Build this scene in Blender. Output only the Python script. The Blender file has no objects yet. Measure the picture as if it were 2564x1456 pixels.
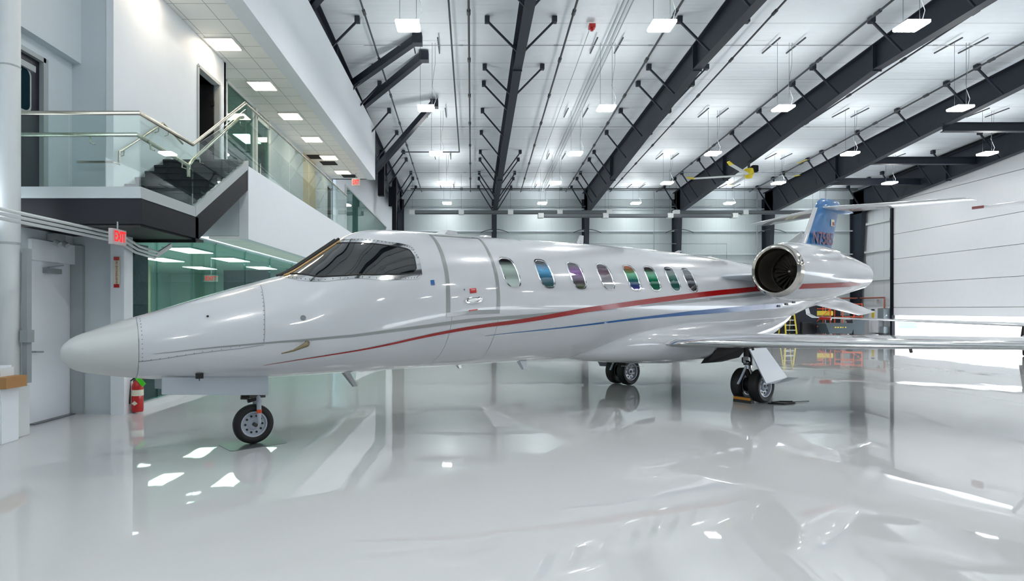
import bpy, bmesh, math, random
from mathutils import Vector, Matrix
random.seed(7)
C = bpy.context.scene.collection
SC = bpy.context.scene
PI = math.pi

# ------------------------------------------------------------------ camera, world, exposure
cd = bpy.data.cameras.new('camera'); cam = bpy.data.objects.new('camera', cd); C.objects.link(cam)
cam.location = (0, 0, 1.55); cam.rotation_euler = (PI/2, 0, 0)
cd.sensor_width = 36.0; cd.lens = 36.0*1500/2564
cd.shift_x = 104/2564; cd.shift_y = 48/2564
cd.clip_end = 500; SC.camera = cam
SC.view_settings.view_transform = 'Standard'; SC.view_settings.look = 'None'
SC.view_settings.exposure = 0.70; SC.view_settings.gamma = 1.0
SC.view_settings.use_curve_mapping = False
W = bpy.data.worlds.new('world'); SC.world = W; W.use_nodes = True
W.node_tree.nodes['Background'].inputs[0].default_value = (0.88, 0.94, 1.0, 1)
W.node_tree.nodes['Background'].inputs[1].default_value = 5.0
LAMP = 56.0        # luminance of the high bay lamps
TROFFER = 9.5      # office ceiling lights

# ------------------------------------------------------------------ materials
def lin(c):
    return tuple((x/255/12.92 if x/255 <= .04045 else ((x/255+.055)/1.055)**2.4) for x in c)
def mat(name, rgb, rough=.5, metal=0., coat=0., emit=None, es=0., noise=0., nscale=4., bump=0., bscale=20., bstretch=(1,1,1), spec=.5, alpha=1.):
    m = bpy.data.materials.new(name); m.use_nodes = True
    nt = m.node_tree; b = nt.nodes['Principled BSDF']
    col = lin(rgb)
    b.inputs['Base Color'].default_value = (*col, 1); b.inputs['Roughness'].default_value = rough
    b.inputs['Metallic'].default_value = metal; b.inputs['Coat Weight'].default_value = coat
    b.inputs['Coat Roughness'].default_value = .04; b.inputs['Specular IOR Level'].default_value = spec
    if emit: b.inputs['Emission Color'].default_value = (*lin(emit), 1); b.inputs['Emission Strength'].default_value = es
    tc = nt.nodes.new('ShaderNodeTexCoord')
    nz = nt.nodes.new('ShaderNodeTexNoise'); nz.inputs['Scale'].default_value = nscale; nz.inputs['Detail'].default_value = 4
    nt.links.new(tc.outputs['Object'], nz.inputs['Vector'])
    v = noise if noise else .02
    mr = nt.nodes.new('ShaderNodeMapRange'); mr.inputs['To Min'].default_value = 1-v; mr.inputs['To Max'].default_value = 1+v
    nt.links.new(nz.outputs['Fac'], mr.inputs['Value'])
    mx = nt.nodes.new('ShaderNodeVectorMath'); mx.operation = 'SCALE'; mx.inputs[0].default_value = col
    nt.links.new(mr.outputs[0], mx.inputs['Scale']); nt.links.new(mx.outputs[0], b.inputs['Base Color'])
    if bump:
        mp = nt.nodes.new('ShaderNodeMapping'); mp.inputs['Scale'].default_value = bstretch
        n2 = nt.nodes.new('ShaderNodeTexNoise'); n2.inputs['Scale'].default_value = bscale; n2.inputs['Detail'].default_value = 3
        bp = nt.nodes.new('ShaderNodeBump'); bp.inputs['Strength'].default_value = 1; bp.inputs['Distance'].default_value = bump
        nt.links.new(tc.outputs['Object'], mp.inputs['Vector']); nt.links.new(mp.outputs[0], n2.inputs['Vector'])
        nt.links.new(n2.outputs['Fac'], bp.inputs['Height']); nt.links.new(bp.outputs[0], b.inputs['Normal'])
    return m
def lines(m, axis, period, offset, width, dark):
    """thin seam lines every `period` metres along an object axis (panel joints)"""
    nt = m.node_tree; b = nt.nodes['Principled BSDF']
    src = b.inputs['Base Color'].links[0].from_socket
    tc = nt.nodes.new('ShaderNodeTexCoord'); sp = nt.nodes.new('ShaderNodeSeparateXYZ')
    nt.links.new(tc.outputs['Object'], sp.inputs[0])
    a = nt.nodes.new('ShaderNodeMath'); a.operation = 'SUBTRACT'; a.inputs[1].default_value = offset
    nt.links.new(sp.outputs[axis], a.inputs[0])
    d = nt.nodes.new('ShaderNodeMath'); d.operation = 'PINGPONG'; d.inputs[1].default_value = period/2
    nt.links.new(a.outputs[0], d.inputs[0])
    l = nt.nodes.new('ShaderNodeMath'); l.operation = 'LESS_THAN'; l.inputs[1].default_value = width/2
    nt.links.new(d.outputs[0], l.inputs[0])
    mx = nt.nodes.new('ShaderNodeMix'); mx.data_type = 'RGBA'
    nt.links.new(l.outputs[0], mx.inputs[0]); nt.links.new(src, mx.inputs[6]); mx.inputs[7].default_value = (*lin(dark), 1)
    nt.links.new(mx.outputs[2], b.inputs['Base Color'])
def glass(name, tint, gloss=.9, ior=1.45, body=None):
    """thin tinted pane: what passes through is tinted, the rest is mirrored by fresnel"""
    m = bpy.data.materials.new(name); m.use_nodes = True; nt = m.node_tree; nt.nodes.clear()
    o = nt.nodes.new('ShaderNodeOutputMaterial'); t = nt.nodes.new('ShaderNodeBsdfTransparent'); g = nt.nodes.new('ShaderNodeBsdfGlossy')
    t.inputs[0].default_value = (*[c**.5 for c in tint], 1); g.inputs[0].default_value = (gloss,)*3+(1,); g.inputs['Roughness'].default_value = .01
    x = nt.nodes.new('ShaderNodeMixShader'); f0 = ((ior-1)/(ior+1))**2   # two faces of the pane, schlick, the same from either side
    lw_ = nt.nodes.new('ShaderNodeLayerWeight'); lw_.inputs[0].default_value = .5
    pw = nt.nodes.new('ShaderNodeMath'); pw.operation = 'POWER'; pw.inputs[1].default_value = 5; nt.links.new(lw_.outputs['Facing'], pw.inputs[0])
    f = nt.nodes.new('ShaderNodeMath'); f.operation = 'MULTIPLY_ADD'; f.inputs[1].default_value = 1-f0; f.inputs[2].default_value = f0; nt.links.new(pw.outputs[0], f.inputs[0])
    nt.links.new(f.outputs[0], x.inputs[0]); nt.links.new(t.outputs[0], x.inputs[1]); nt.links.new(g.outputs[0], x.inputs[2])
    nt.links.new(x.outputs[0], o.inputs[0]); return m
M = {}
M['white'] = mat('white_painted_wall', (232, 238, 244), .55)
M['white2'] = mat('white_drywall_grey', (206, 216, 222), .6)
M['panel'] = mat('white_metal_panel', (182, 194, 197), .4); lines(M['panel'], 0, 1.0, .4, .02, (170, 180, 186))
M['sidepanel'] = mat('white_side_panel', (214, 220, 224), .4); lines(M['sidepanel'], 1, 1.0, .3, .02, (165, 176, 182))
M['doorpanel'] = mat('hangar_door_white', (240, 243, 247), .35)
M['girt'] = mat('white_girt', (196, 206, 212), .4)
M['roof'] = mat('roof_insulation_vinyl', (230, 237, 243), .5, bump=.03, bscale=2.2, bstretch=(.12, 2.2, 1), noise=.03)
lines(M['roof'], 1, 1.35, .2, .035, (196, 203, 208))
M['steel'] = mat('charcoal_painted_steel', (30, 37, 50), .5, noise=.08)
M['steel2'] = mat('dark_navy_channel', (9, 13, 23), .5, spec=.2)
M['greymetal'] = mat('grey_metal', (120, 126, 130), .4, metal=.5)
M['pipe'] = mat('dark_pipe', (62, 68, 74), .5)
M['lpipe'] = mat('light_grey_conduit', (150, 158, 162), .4)
M['wpipe'] = mat('white_pipe', (214, 219, 220), .4)
M['stainless'] = mat('brushed_stainless', (190, 186, 172), .22, metal=1)
M['chrome'] = mat('polished_metal', (236, 236, 236), .09, metal=1)
M['lip'] = mat('inlet_lip_metal', (205, 200, 192), .14, metal=1)
M['jet'] = mat('white_aircraft_paint', (196, 199, 203), .22, coat=.9)
M['radome'] = mat('radome_paint', (192, 194, 192), .3, coat=.5)
M['jetgrey'] = mat('aircraft_panel_grey', (176, 184, 192), .35, coat=.4)
M['red'] = mat('red_stripe_paint', (150, 4, 8), .25, coat=.3)
M['greystripe'] = mat('grey_stripe_paint', (138, 142, 142), .25, coat=.8)
M['bluestripe'] = mat('blue_stripe_paint', (16, 88, 152), .25, coat=.3)
M['finblue'] = mat('blue_fin_paint', (0, 98, 158), .3, coat=.3)
M['seam'] = mat('panel_gap', (120, 126, 130), .6)
M['darkglass'] = mat('cockpit_glass', (10, 12, 15), .02, spec=1.0, coat=1)
M['rubber'] = mat('tire_rubber', (18, 18, 19), .6)
M['rim'] = mat('wheel_rim_paint', (176, 184, 196), .35, coat=.3)
M['black'] = mat('black_part', (14, 15, 17), .5)
M['darkmetal'] = mat('dark_gear_metal', (70, 68, 66), .35, metal=.8)
M['duct'] = mat('inlet_duct', (118, 110, 102), .3, metal=.7)
M['brass'] = mat('brown_metal_probe', (128, 116, 92), .35, metal=.8)
M['gold'] = mat('gold_bronze_post', (196, 160, 110), .3, metal=.8)
M['tile'] = mat('acoustic_tile', (246, 247, 245), .7, bump=.002, bscale=60)
lines(M['tile'], 0, .62, -4.45, .016, (176, 180, 178)); lines(M['tile'], 1, .62, 10.2, .016, (176, 180, 178))
M['lamp'] = mat('led_panel', (255, 255, 255), .5, emit=(253, 253, 250), es=LAMP)
M['lamp_uplight'] = mat('added_housing_glow', (255, 255, 255), .5, emit=(253, 253, 250), es=19.0)  # glow on housing sides and top, added to brighten the ceiling
M['lamp_off'] = mat('lamp_body', (225, 225, 225), .4)
M['troffer'] = mat('office_light', (255, 255, 255), .5, emit=(255, 234, 206), es=TROFFER)
M['exitred'] = mat('exit_letter_red', (225, 10, 14), .4, emit=(255, 12, 16), es=.7)
M['exitface'] = mat('exit_face', (186, 176, 176), .4)
M['brightred'] = mat('red_paint', (186, 14, 18), .35, coat=.3)
M['green'] = mat('green_tag', (80, 214, 40), .4)
M['paper'] = mat('paper_label', (222, 220, 200), .5)
M['card'] = mat('cardboard', (176, 132, 84), .8, noise=.06)
M['yellow'] = mat('yellow_paint', (226, 204, 40), .45)
M['orange'] = mat('orange_paint', (224, 84, 40), .5)
M['chock'] = mat('orange_chock', (196, 124, 30), .6)
M['darkblue'] = mat('dark_tarp', (22, 26, 38), .7, bump=.02, bscale=4)
M['bingrey'] = mat('slate_plastic', (66, 80, 88), .5)
M['ebox'] = mat('grey_enclosure', (128, 140, 146), .45)
M['copper'] = mat('copper_red_pipe', (160, 92, 76), .4)
M['blue'] = mat('blue_paint', (96, 130, 200), .5)
M['tealdark'] = mat('dark_teal_curtain', (8, 40, 50), .8, spec=.1, bump=.01, bscale=14)
M['office'] = mat('office_wall', (196, 210, 208), .7)
M['officefloor'] = mat('office_floor', (120, 130, 124), .4)
M['beige'] = mat('beige_panel', (196, 186, 156), .5)
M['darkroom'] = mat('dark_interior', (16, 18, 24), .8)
M['darkdoor'] = mat('dark_door_leaf', (16, 20, 34), .4)
M['tread'] = mat('black_rubber_tread', (22, 28, 34), .5)
M['trimgrey'] = mat('grey_door_trim', (168, 176, 178), .5)
M['plate'] = mat('steel_floor_plate', (120, 126, 126), .3, metal=.5)
M['outside'] = mat('outside_concrete', (228, 230, 232), .8)
M['glassclear'] = glass('railing_glass', (.80, .92, .89), .9, 1.35)
M['glassteal'] = glass('teal_storefront_glass', (.36, .72, .70), .9, 1.5)
M['glassdark'] = glass('teal_dark_glass', (.16, .40, .38), .9, 1.5)
# epoxy floor
def floor_mat():
    m = mat('glossy_grey_epoxy', (205, 206, 206), .05, coat=.0, noise=.02, nscale=.4)
    nt = m.node_tree; b = nt.nodes['Principled BSDF']; b.inputs['IOR'].default_value = 1.55
    tc = nt.nodes.new('ShaderNodeTexCoord')
    n1 = nt.nodes.new('ShaderNodeTexNoise'); n1.inputs['Scale'].default_value = 1.1; n1.inputs['Detail'].default_value = 2.0
    mp = nt.nodes.new('ShaderNodeMapping'); mp.inputs['Scale'].default_value = (1, .6, 1)
    nt.links.new(tc.outputs['Object'], mp.inputs['Vector']); nt.links.new(mp.outputs[0], n1.inputs['Vector'])
    bp = nt.nodes.new('ShaderNodeBump'); bp.inputs['Strength'].default_value = 1; bp.inputs['Distance'].default_value = .0028
    nt.links.new(n1.outputs['Fac'], bp.inputs['Height']); nt.links.new(bp.outputs[0], b.inputs['Normal'])
    n2 = nt.nodes.new('ShaderNodeTexNoise'); n2.inputs['Scale'].default_value = .5; n2.inputs['Detail'].default_value = 5
    nt.links.new(tc.outputs['Object'], n2.inputs['Vector'])
    mr = nt.nodes.new('ShaderNodeMapRange'); mr.inputs['To Min'].default_value = .0; mr.inputs['To Max'].default_value = .03
    nt.links.new(n2.outputs['Fac'], mr.inputs['Value']); nt.links.new(mr.outputs[0], b.inputs['Roughness'])
    lines(m, 0, 60, 9.1, .018, (120, 124, 126))
    return m
M['floor'] = floor_mat()
WIN_REFLECT = [((34,30,32),(150,170,160),(190,206,200)), ((40,42,50),(60,150,200),(60,84,80)), ((60,50,60),(150,110,170),(60,74,30)), ((70,60,70),(120,100,110),(190,196,200)),  # reflection and iridescence hues painted into each cabin window
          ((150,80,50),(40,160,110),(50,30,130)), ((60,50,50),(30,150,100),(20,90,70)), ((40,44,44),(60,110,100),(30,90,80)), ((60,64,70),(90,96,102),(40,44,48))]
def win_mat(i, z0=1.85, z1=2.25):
    m = mat('cabin_glass_painted_reflection', (30, 34, 36), .04, spec=1.0, coat=1)
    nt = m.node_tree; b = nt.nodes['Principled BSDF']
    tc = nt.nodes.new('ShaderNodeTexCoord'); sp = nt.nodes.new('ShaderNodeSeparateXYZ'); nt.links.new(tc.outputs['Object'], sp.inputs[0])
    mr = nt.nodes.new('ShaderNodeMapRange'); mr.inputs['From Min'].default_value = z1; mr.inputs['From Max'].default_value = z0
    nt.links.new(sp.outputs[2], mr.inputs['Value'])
    cr = nt.nodes.new('ShaderNodeValToRGB'); nt.links.new(mr.outputs[0], cr.inputs[0])  # vertical ramp puts the reflected bands into the base colour
    a, c, d = [(*lin(x), 1) for x in WIN_REFLECT[i]]
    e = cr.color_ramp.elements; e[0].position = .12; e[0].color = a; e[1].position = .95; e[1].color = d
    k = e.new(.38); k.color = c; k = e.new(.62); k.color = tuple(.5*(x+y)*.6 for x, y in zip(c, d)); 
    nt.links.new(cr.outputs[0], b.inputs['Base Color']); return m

# ------------------------------------------------------------------ mesh helpers
class MB:
    def __init__(s): s.v = []; s.f = []
    def add(s, v, f):
        o = len(s.v); s.v += [tuple(p) for p in v]; s.f += [tuple(i+o for i in q) for q in f]; return s
    def box(s, x0, y0, z0, x1, y1, z1):
        return s.add([(x0,y0,z0),(x1,y0,z0),(x1,y1,z0),(x0,y1,z0),(x0,y0,z1),(x1,y0,z1),(x1,y1,z1),(x0,y1,z1)],
                     [(0,3,2,1),(4,5,6,7),(0,1,5,4),(1,2,6,5),(2,3,7,6),(3,0,4,7)])
    def bar(s, a, b, w, h, up=(0,0,1)):
        a, b = Vector(a), Vector(b); d = (b-a).normalized(); u = Vector(up)
        if abs(d.dot(u)) > .98: u = Vector((1,0,0))
        r = d.cross(u).normalized()*w/2; t = r.cross(d).normalized()*h/2
        v = [p+x*r+y*t for p in (a, b) for x, y in ((-1,-1),(1,-1),(1,1),(-1,1))]
        return s.add(v, [(0,1,2,3),(7,6,5,4),(0,4,5,1),(1,5,6,2),(2,6,7,3),(3,7,4,0)])
    def tube(s, pts, r, n=10, caps=True):
        pts = [Vector(p) for p in pts]; rs = r if isinstance(r, (list, tuple)) else [r]*len(pts)
        o = len(s.v); prev = None
        for i, p in enumerate(pts):
            d = (pts[min(i+1, len(pts)-1)]-pts[max(i-1, 0)]).normalized()
            if prev is None:
                u = Vector((0,0,1)) if abs(d.z) < .9 else Vector((1,0,0))
                a = d.cross(u).normalized()
            else: a = (prev-d*prev.dot(d)).normalized()
            prev = a; b = d.cross(a)
            for k in range(n):
                t = 2*PI*k/n; s.v.append(tuple(p+(a*math.cos(t)+b*math.sin(t))*rs[i]))
        for i in range(len(pts)-1):
            for k in range(n):
                s.f.append((o+i*n+k, o+i*n+(k+1)%n, o+(i+1)*n+(k+1)%n, o+(i+1)*n+k))
        if caps:
            s.f.append(tuple(o+k for k in range(n))[::-1]); s.f.append(tuple(o+(len(pts)-1)*n+k for k in range(n)))
        return s
    def lathe(s, prof, org, ax, n=40):
        """prof = [(distance along axis, radius)]"""
        org = Vector(org); ax = Vector(ax).normalized(); u = Vector((0,0,1)) if abs(ax.z) < .9 else Vector((1,0,0))
        a = ax.cross(u).normalized(); b = ax.cross(a); o = len(s.v)
        for (t, r) in prof:
            for k in range(n):
                q = 2*PI*k/n; s.v.append(tuple(org+ax*t+(a*math.cos(q)+b*math.sin(q))*r))
        for i in range(len(prof)-1):
            for k in range(n):
                s.f.append((o+i*n+k, o+i*n+(k+1)%n, o+(i+1)*n+(k+1)%n, o+(i+1)*n+k))
        return s
    def prism(s, poly, vec):
        n = len(poly); p = [Vector(q) for q in poly]; vec = Vector(vec)
        return s.add(p+[q+vec for q in p], [tuple(range(n))[::-1], tuple(range(n, 2*n))]+[(i, (i+1)%n, n+(i+1)%n, n+i) for i in range(n)])
    def loft(s, rings, cap=True):
        n = len(rings[0]); o = len(s.v)
        for r in rings: s.v += [tuple(p) for p in r]
        for i in range(len(rings)-1):
            for k in range(n): s.f.append((o+i*n+k, o+i*n+(k+1)%n, o+(i+1)*n+(k+1)%n, o+(i+1)*n+k))
        if cap: s.f.append(tuple(range(o, o+n))[::-1]); s.f.append(tuple(range(o+(len(rings)-1)*n, o+len(rings)*n)))
        return s
    def grid(s, rows):
        o = len(s.v); n = len(rows[0])
        for r in rows: s.v += [tuple(p) for p in r]
        for i in range(len(rows)-1):
            for k in range(n-1): s.f.append((o+i*n+k, o+i*n+k+1, o+(i+1)*n+k+1, o+(i+1)*n+k))
        return s
    def build(s, name, m, parent=None, smooth=False, bevel=0, solid=0, label=None):
        me = bpy.data.meshes.new(name); me.from_pydata(s.v, [], s.f); me.update()
        bm = bmesh.new(); bm.from_mesh(me); bmesh.ops.remove_doubles(bm, verts=bm.verts, dist=1e-5)
        bmesh.ops.recalc_face_normals(bm, faces=bm.faces)
        if bevel: bmesh.ops.bevel(bm, geom=bm.edges[:], offset=bevel, segments=2, affect='EDGES', clamp_overlap=True)
        bm.to_mesh(me); bm.free()
        me.materials.append(m)
        o = bpy.data.objects.new(name, me); C.objects.link(o)
        if smooth:
            for p in me.polygons: p.use_smooth = True
            me.set_sharp_from_angle(angle=math.radians(38))
        if solid: md = o.modifiers.new('solid', 'SOLIDIFY'); md.thickness = solid; md.offset = 0
        if parent: o.parent = parent
        if label: o['label'] = label
        return o
def empty(name, loc=(0,0,0), rz=0):
    o = bpy.data.objects.new(name, None); C.objects.link(o); o.location = loc; o.rotation_euler = (0,0,rz); o.empty_display_size = .2; return o
def tag(o, label, cat, group=None):
    o['label'] = label; o['category'] = cat
    if group: o['group'] = group
    return o
def struct(o, label=None):
    o['kind'] = 'structure'
    if label: o['label'] = label
    return o
def copy_tree(o, parent=None):
    c = o.copy(); C.objects.link(c); c.parent = parent
    for ch in [x for x in bpy.data.objects if x.parent == o]: copy_tree(ch, c)
    return c
def text(body, size, name, m, parent, loc, rot, depth=.004, sx=1, bold=0):
    cu = bpy.data.curves.new(name, 'FONT'); cu.body = body; cu.size = size; cu.extrude = depth; cu.align_x = 'CENTER'; cu.align_y = 'CENTER'; cu.offset = bold
    t = bpy.data.objects.new(name, cu); C.objects.link(t)
    dg = bpy.context.evaluated_depsgraph_get(); me = bpy.data.meshes.new_from_object(t.evaluated_get(dg))
    bpy.data.objects.remove(t); me.materials.clear(); me.materials.append(m)
    o = bpy.data.objects.new(name, me); C.objects.link(o); o.location = loc; o.rotation_euler = rot; o.scale = (sx, 1, 1)
    if parent: o.parent = parent
    return o
def roofz(y): return 9.5+.057*(40-y)

# ------------------------------------------------------------------ shell
YF = -14.0
struct(MB().box(-14, YF, -.2, 25.9, 40.2, 0).build('floor', M['floor']), 'glossy light grey epoxy hangar floor')
g = struct(MB().box(-80, -60, -.5, 200, 160, -.22).build('floor_outside', M['outside']), 'pale concrete apron outside the hangar')
MB_ = MB().prism([(-14, YF, roofz(YF)), (-14, 40.4, roofz(40.4)), (-14, 40.4, roofz(40.4)+.25), (-14, YF, roofz(YF)+.25)], (40.4, 0, 0))
struct(MB_.build('ceiling', M['roof']), 'white insulated hangar roof seen from below')
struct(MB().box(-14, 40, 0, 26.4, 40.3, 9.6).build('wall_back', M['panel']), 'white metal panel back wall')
for z in (1.9, 3.4, 5.2, 6.75, 8.2):
    struct(MB().box(-4.4, 39.86, z, 25.8, 40.0, z+.09).build('trim_%d' % int(z*10), M['girt']), 'horizontal girt on the back wall')
struct(MB().box(-14, 39.8, 8.9, 25.8, 40.0, 9.45).build('trim_1', M['girt']), 'eave trim along the back wall')
struct(MB().box(25.75, 36.5, 0, 26.1, 40.2, 9.9).build('wall_right', M['sidepanel']), 'white side wall between back corner and hangar door')
for z in (3.4, 5.2, 7.0):
    MB().box(25.6, 36.6, z, 25.75, 40.0, z+.14).build('girt', M['wpipe'], bpy.data.objects['wall_right'])
# left wall beyond the offices, slightly turned
struct(MB().prism([(-6.1,27.2,0),(-4.75,39.98,0),(-4.95,40.0,0),(-6.3,27.2,0)], (0,0,9.7)).build('wall_left_far', M['white']), 'white wall beyond the mezzanine end')

struct(MB().box(-14.3, YF-.3, 0, 26.1, YF, 12.9).build('wall_front', M['ebox']), 'unseen grey wall behind the camera')  # unseen wall, toned grey to dim the near side of the jet
w3 = empty('window_3', (-6.1, 27.2, 4.0)); struct(w3, 'teal glass with a sloping head in the far left wall')
def sl(y, z, o=0.): return (.1063*(y-27.2)+o, y-27.2, z-4.0)
MB().prism([sl(28.5, 2, .012), sl(36.2, 2, .012), sl(36.2, 6.5, .012), sl(28.5, 7.42, .012)], (.01, 0, 0)).build('window_backing', mat('teal_room', (70, 108, 106), .7), w3)
MB().prism([sl(28.5, 2, .04), sl(36.2, 2, .04), sl(36.2, 6.5, .04), sl(28.5, 7.42, .04)], (.01, 0, 0)).build('window_pane', M['glassclear'], w3)
MB().bar(sl(28.4, 7.46, .04), sl(36.3, 6.53, .04), .08, .08).bar(sl(28.45, 2, .04), sl(28.45, 7.46, .04), .08, .08).build('window_frame', M['wpipe'], w3)
# hangar door on the right: six panels with dark seams, raised a little
hd = empty('door_1', (25.7, 0, 1.2)); struct(hd, 'wide white hangar door on the right, raised above the floor')
zs = [1.2, 1.68, 3.12, 4.62, 6.12, 8.1, 9.3]
for a, b in zip(zs, zs[1:]):
    MB().box(0, YF, a-1.2+.012, .12, 36.45, b-1.2-.012).build('door_panel', M['doorpanel'], hd)
MB().box(.10, YF, .02, .16, 36.45, 8.08).build('door_backing', M['greymetal'], hd)
struct(MB().box(25.6, 36.38, 0, 25.78, 36.55, 9.7).build('trim_2', M['steel2']), 'dark jamb at the end of the hangar door')
struct(MB().box(25.5, YF, 9.3, 25.9, 36.5, 10.2).build('trim_3', M['steel2']), 'dark header beam above the hangar door')
struct(MB().box(25.9, YF, 9.3, 26.1, 40.2, 12.8).build('wall_right_upper', M['panel']), 'wall above the hangar door')

# ------------------------------------------------------------------ steel frames
BY = [18.7, 21.9, 23.3, 26, 28.7, 31.6, 32.9, 35.5, 36.7, 38.7]
def botz(y):
    P = [(YF, 10.55), (15.6, 9.62), (20, 9.57), (38.8, 7.85)]
    for (a, za), (b, zb) in zip(P, P[1:]):
        if y <= b: return za+(zb-za)*(y-a)/(b-a)
    return 7.85
where = ['beside the upper office wall at far left', 'second from the left, above the nose of the jet', 'third from the left, ending above the jet cabin windows',
         'fourth from the left, carrying the ceiling fan', 'fifth from the left, running above the jet tail', 'in the right wall above the hangar door']
for k in range(6):
    X = -4.58 if k == 0 else (25.45 if k == 5 else -4.43+6*k)
    fr = tag(empty('steel_frame', (X, 39.6, 0)), 'charcoal steel roof frame '+where[k], 'steel frame', 'rigid roof frames')
    o = Vector((X, 39.6, 0))
    def B(*a): return MB().box(*a)
    # tapered column: web and two flanges
    cw = .13
    MB().prism([(-.01, .3, 0), (-.01, -.25, 0), (-.01, -.85, 7.85), (-.01, -.85, 9.3), (-.01, .3, 9.3)], (.02, 0, 0)).build('column_web', M['steel'], fr)
    MB().bar((0, .33, 0), (0, .33, 9.35), .03, .3, up=(1,0,0)).build('outer_flange', M['steel'], fr)
    MB().prism([(-cw, -.26, 0), (-cw, -.23, 0), (-cw, -.83, 7.85), (-cw, -.86, 7.85)], (2*cw, 0, 0)).build('inner_flange', M['steel'], fr)
    # rafter
    ys = [38.8, 20, 15.6, YF]
    top = [(0, y-39.6, roofz(y)-.24) for y in [39.6]+ys[1:]]
    poly = [(-.01, 0.25, roofz(39.6)-.24), (-.01, YF-39.6, roofz(YF)-.24)]+[(-.01, y-39.6, botz(y)) for y in reversed(ys)]+[(-.01, .25, 7.85)]
    MB().prism(poly, (.02, 0, 0)).build('rafter_web', M['steel'], fr)
    m = MB()
    for a, b in zip(ys, ys[1:]): m.bar((0, a-39.6, botz(a)), (0, b-39.6, botz(b)), .29, .03)
    m.build('bottom_flange', M['steel'], fr)
    MB().bar((0, .3, roofz(39.9)-.23), (0, YF-39.6, roofz(YF)-.23), .29, .03).build('top_flange', M['steel'], fr)
    for ysp in (20, 31.9):
        MB().box(-.15, ysp-39.6-.02, botz(ysp)-.06, .15, ysp-39.6+.02, roofz(ysp)-.24).build('splice_plate', M['steel'], fr)
    for i, y in enumerate(BY+[16, 13, 10]):
        for sd in (-1, 1):
            if k == 0 and sd < 0 or k == 5 and sd > 0: continue
            if k == 1 and sd > 0 and 23 < y < 31: continue
            a = Vector((sd*1.05, y-39.6, roofz(y)-.14)); b = Vector((sd*.1, y-39.6, botz(y)+.03))
            br = MB().bar(a, b, .06, .06)
            br.box(a.x-.075, a.y-.09, a.z-.06, a.x+.075, a.y+.09, a.z+.12).build('flange_brace', M['steel'], fr)
    # curved cable arms on the column
    if 1 <= k <= 4:
        for sd in (-1, 1):
            MB().tube([(sd*t*.9, -.75, 6.55+.22*(1-t*t)) for t in (.1, .3, .5, .75, 1)], .025, 6).build('column_arm', M['pipe'], fr)
# tie beams between the two right frames
for (y, z, pos) in ((24.8, 9.1, 'nearest'), (30.2, 9.06, 'middle'), (33.9, 8.8, 'farthest')):
    o = empty('tie_beam', (22.5, y, z)); tag(o, 'dark horizontal tie beam by the hangar door top, %s of three' % pos, 'beam', 'tie beams over the door side')
    MB().box(-2.95, -.02, -.17, 2.95, .02, .17).build('web', M['steel'], o)
    MB().box(-2.95, -.13, .15, 2.95, .13, .18).build('upper_flange', M['steel'], o); MB().box(-2.95, -.13, -.18, 2.95, .13, -.15).build('lower_flange', M['steel'], o)
# diagonal strut beams from the left frame up to the roof
for i, (a, b, lab) in enumerate([((-4.45, 22.3, 9.9), (-1.75, 19.76, 10.5), 'upper of the close pair left of the pendant lamps'),
                    ((-4.45, 24.6, 9.9), (-1.62, 20.9, 10.42), 'lower of the close pair left of the pendant lamps'),
                    ((-4.45, 27.6, 7.9), (-1.5, 24.9, 10.15), 'longest one, ending at the corner of the white fascia'),
                    ((-4.45, 16.6, 9.95), (-1.9, 14.0, 10.8), 'at the top edge of the photo')]):
    o = MB().bar(a, b, .2, .26); o.box(b[0]-.16, b[1]-.16, b[2]-.2, b[0]+.16, b[1]+.16, b[2]+.12)
    tag(o.build('diagonal_strut', M['steel']), 'dark diagonal steel strut, '+lab, 'strut', 'diagonal struts')
# two dark wall columns at left beyond the fascia
tag(MB().box(-.16, -.16, 0, .16, .16, 2.3).build('wall_column', M['steel2']), 'short dark column stub under the strut beyond the white fascia', 'column').location = (-4.5, 30.3, 7.3)
c2 = tag(empty('wall_column', (-4.25, 33.5, 0)), 'dark column with a box on it beyond the white fascia', 'column')
MB().box(-.12, -.12, 0, .12, .12, 8.9).build('post', M['steel2'], c2); MB().box(-.3, -.22, 7.3, .05, -.12, 8.4).build('box', M['steel2'], c2)

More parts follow.
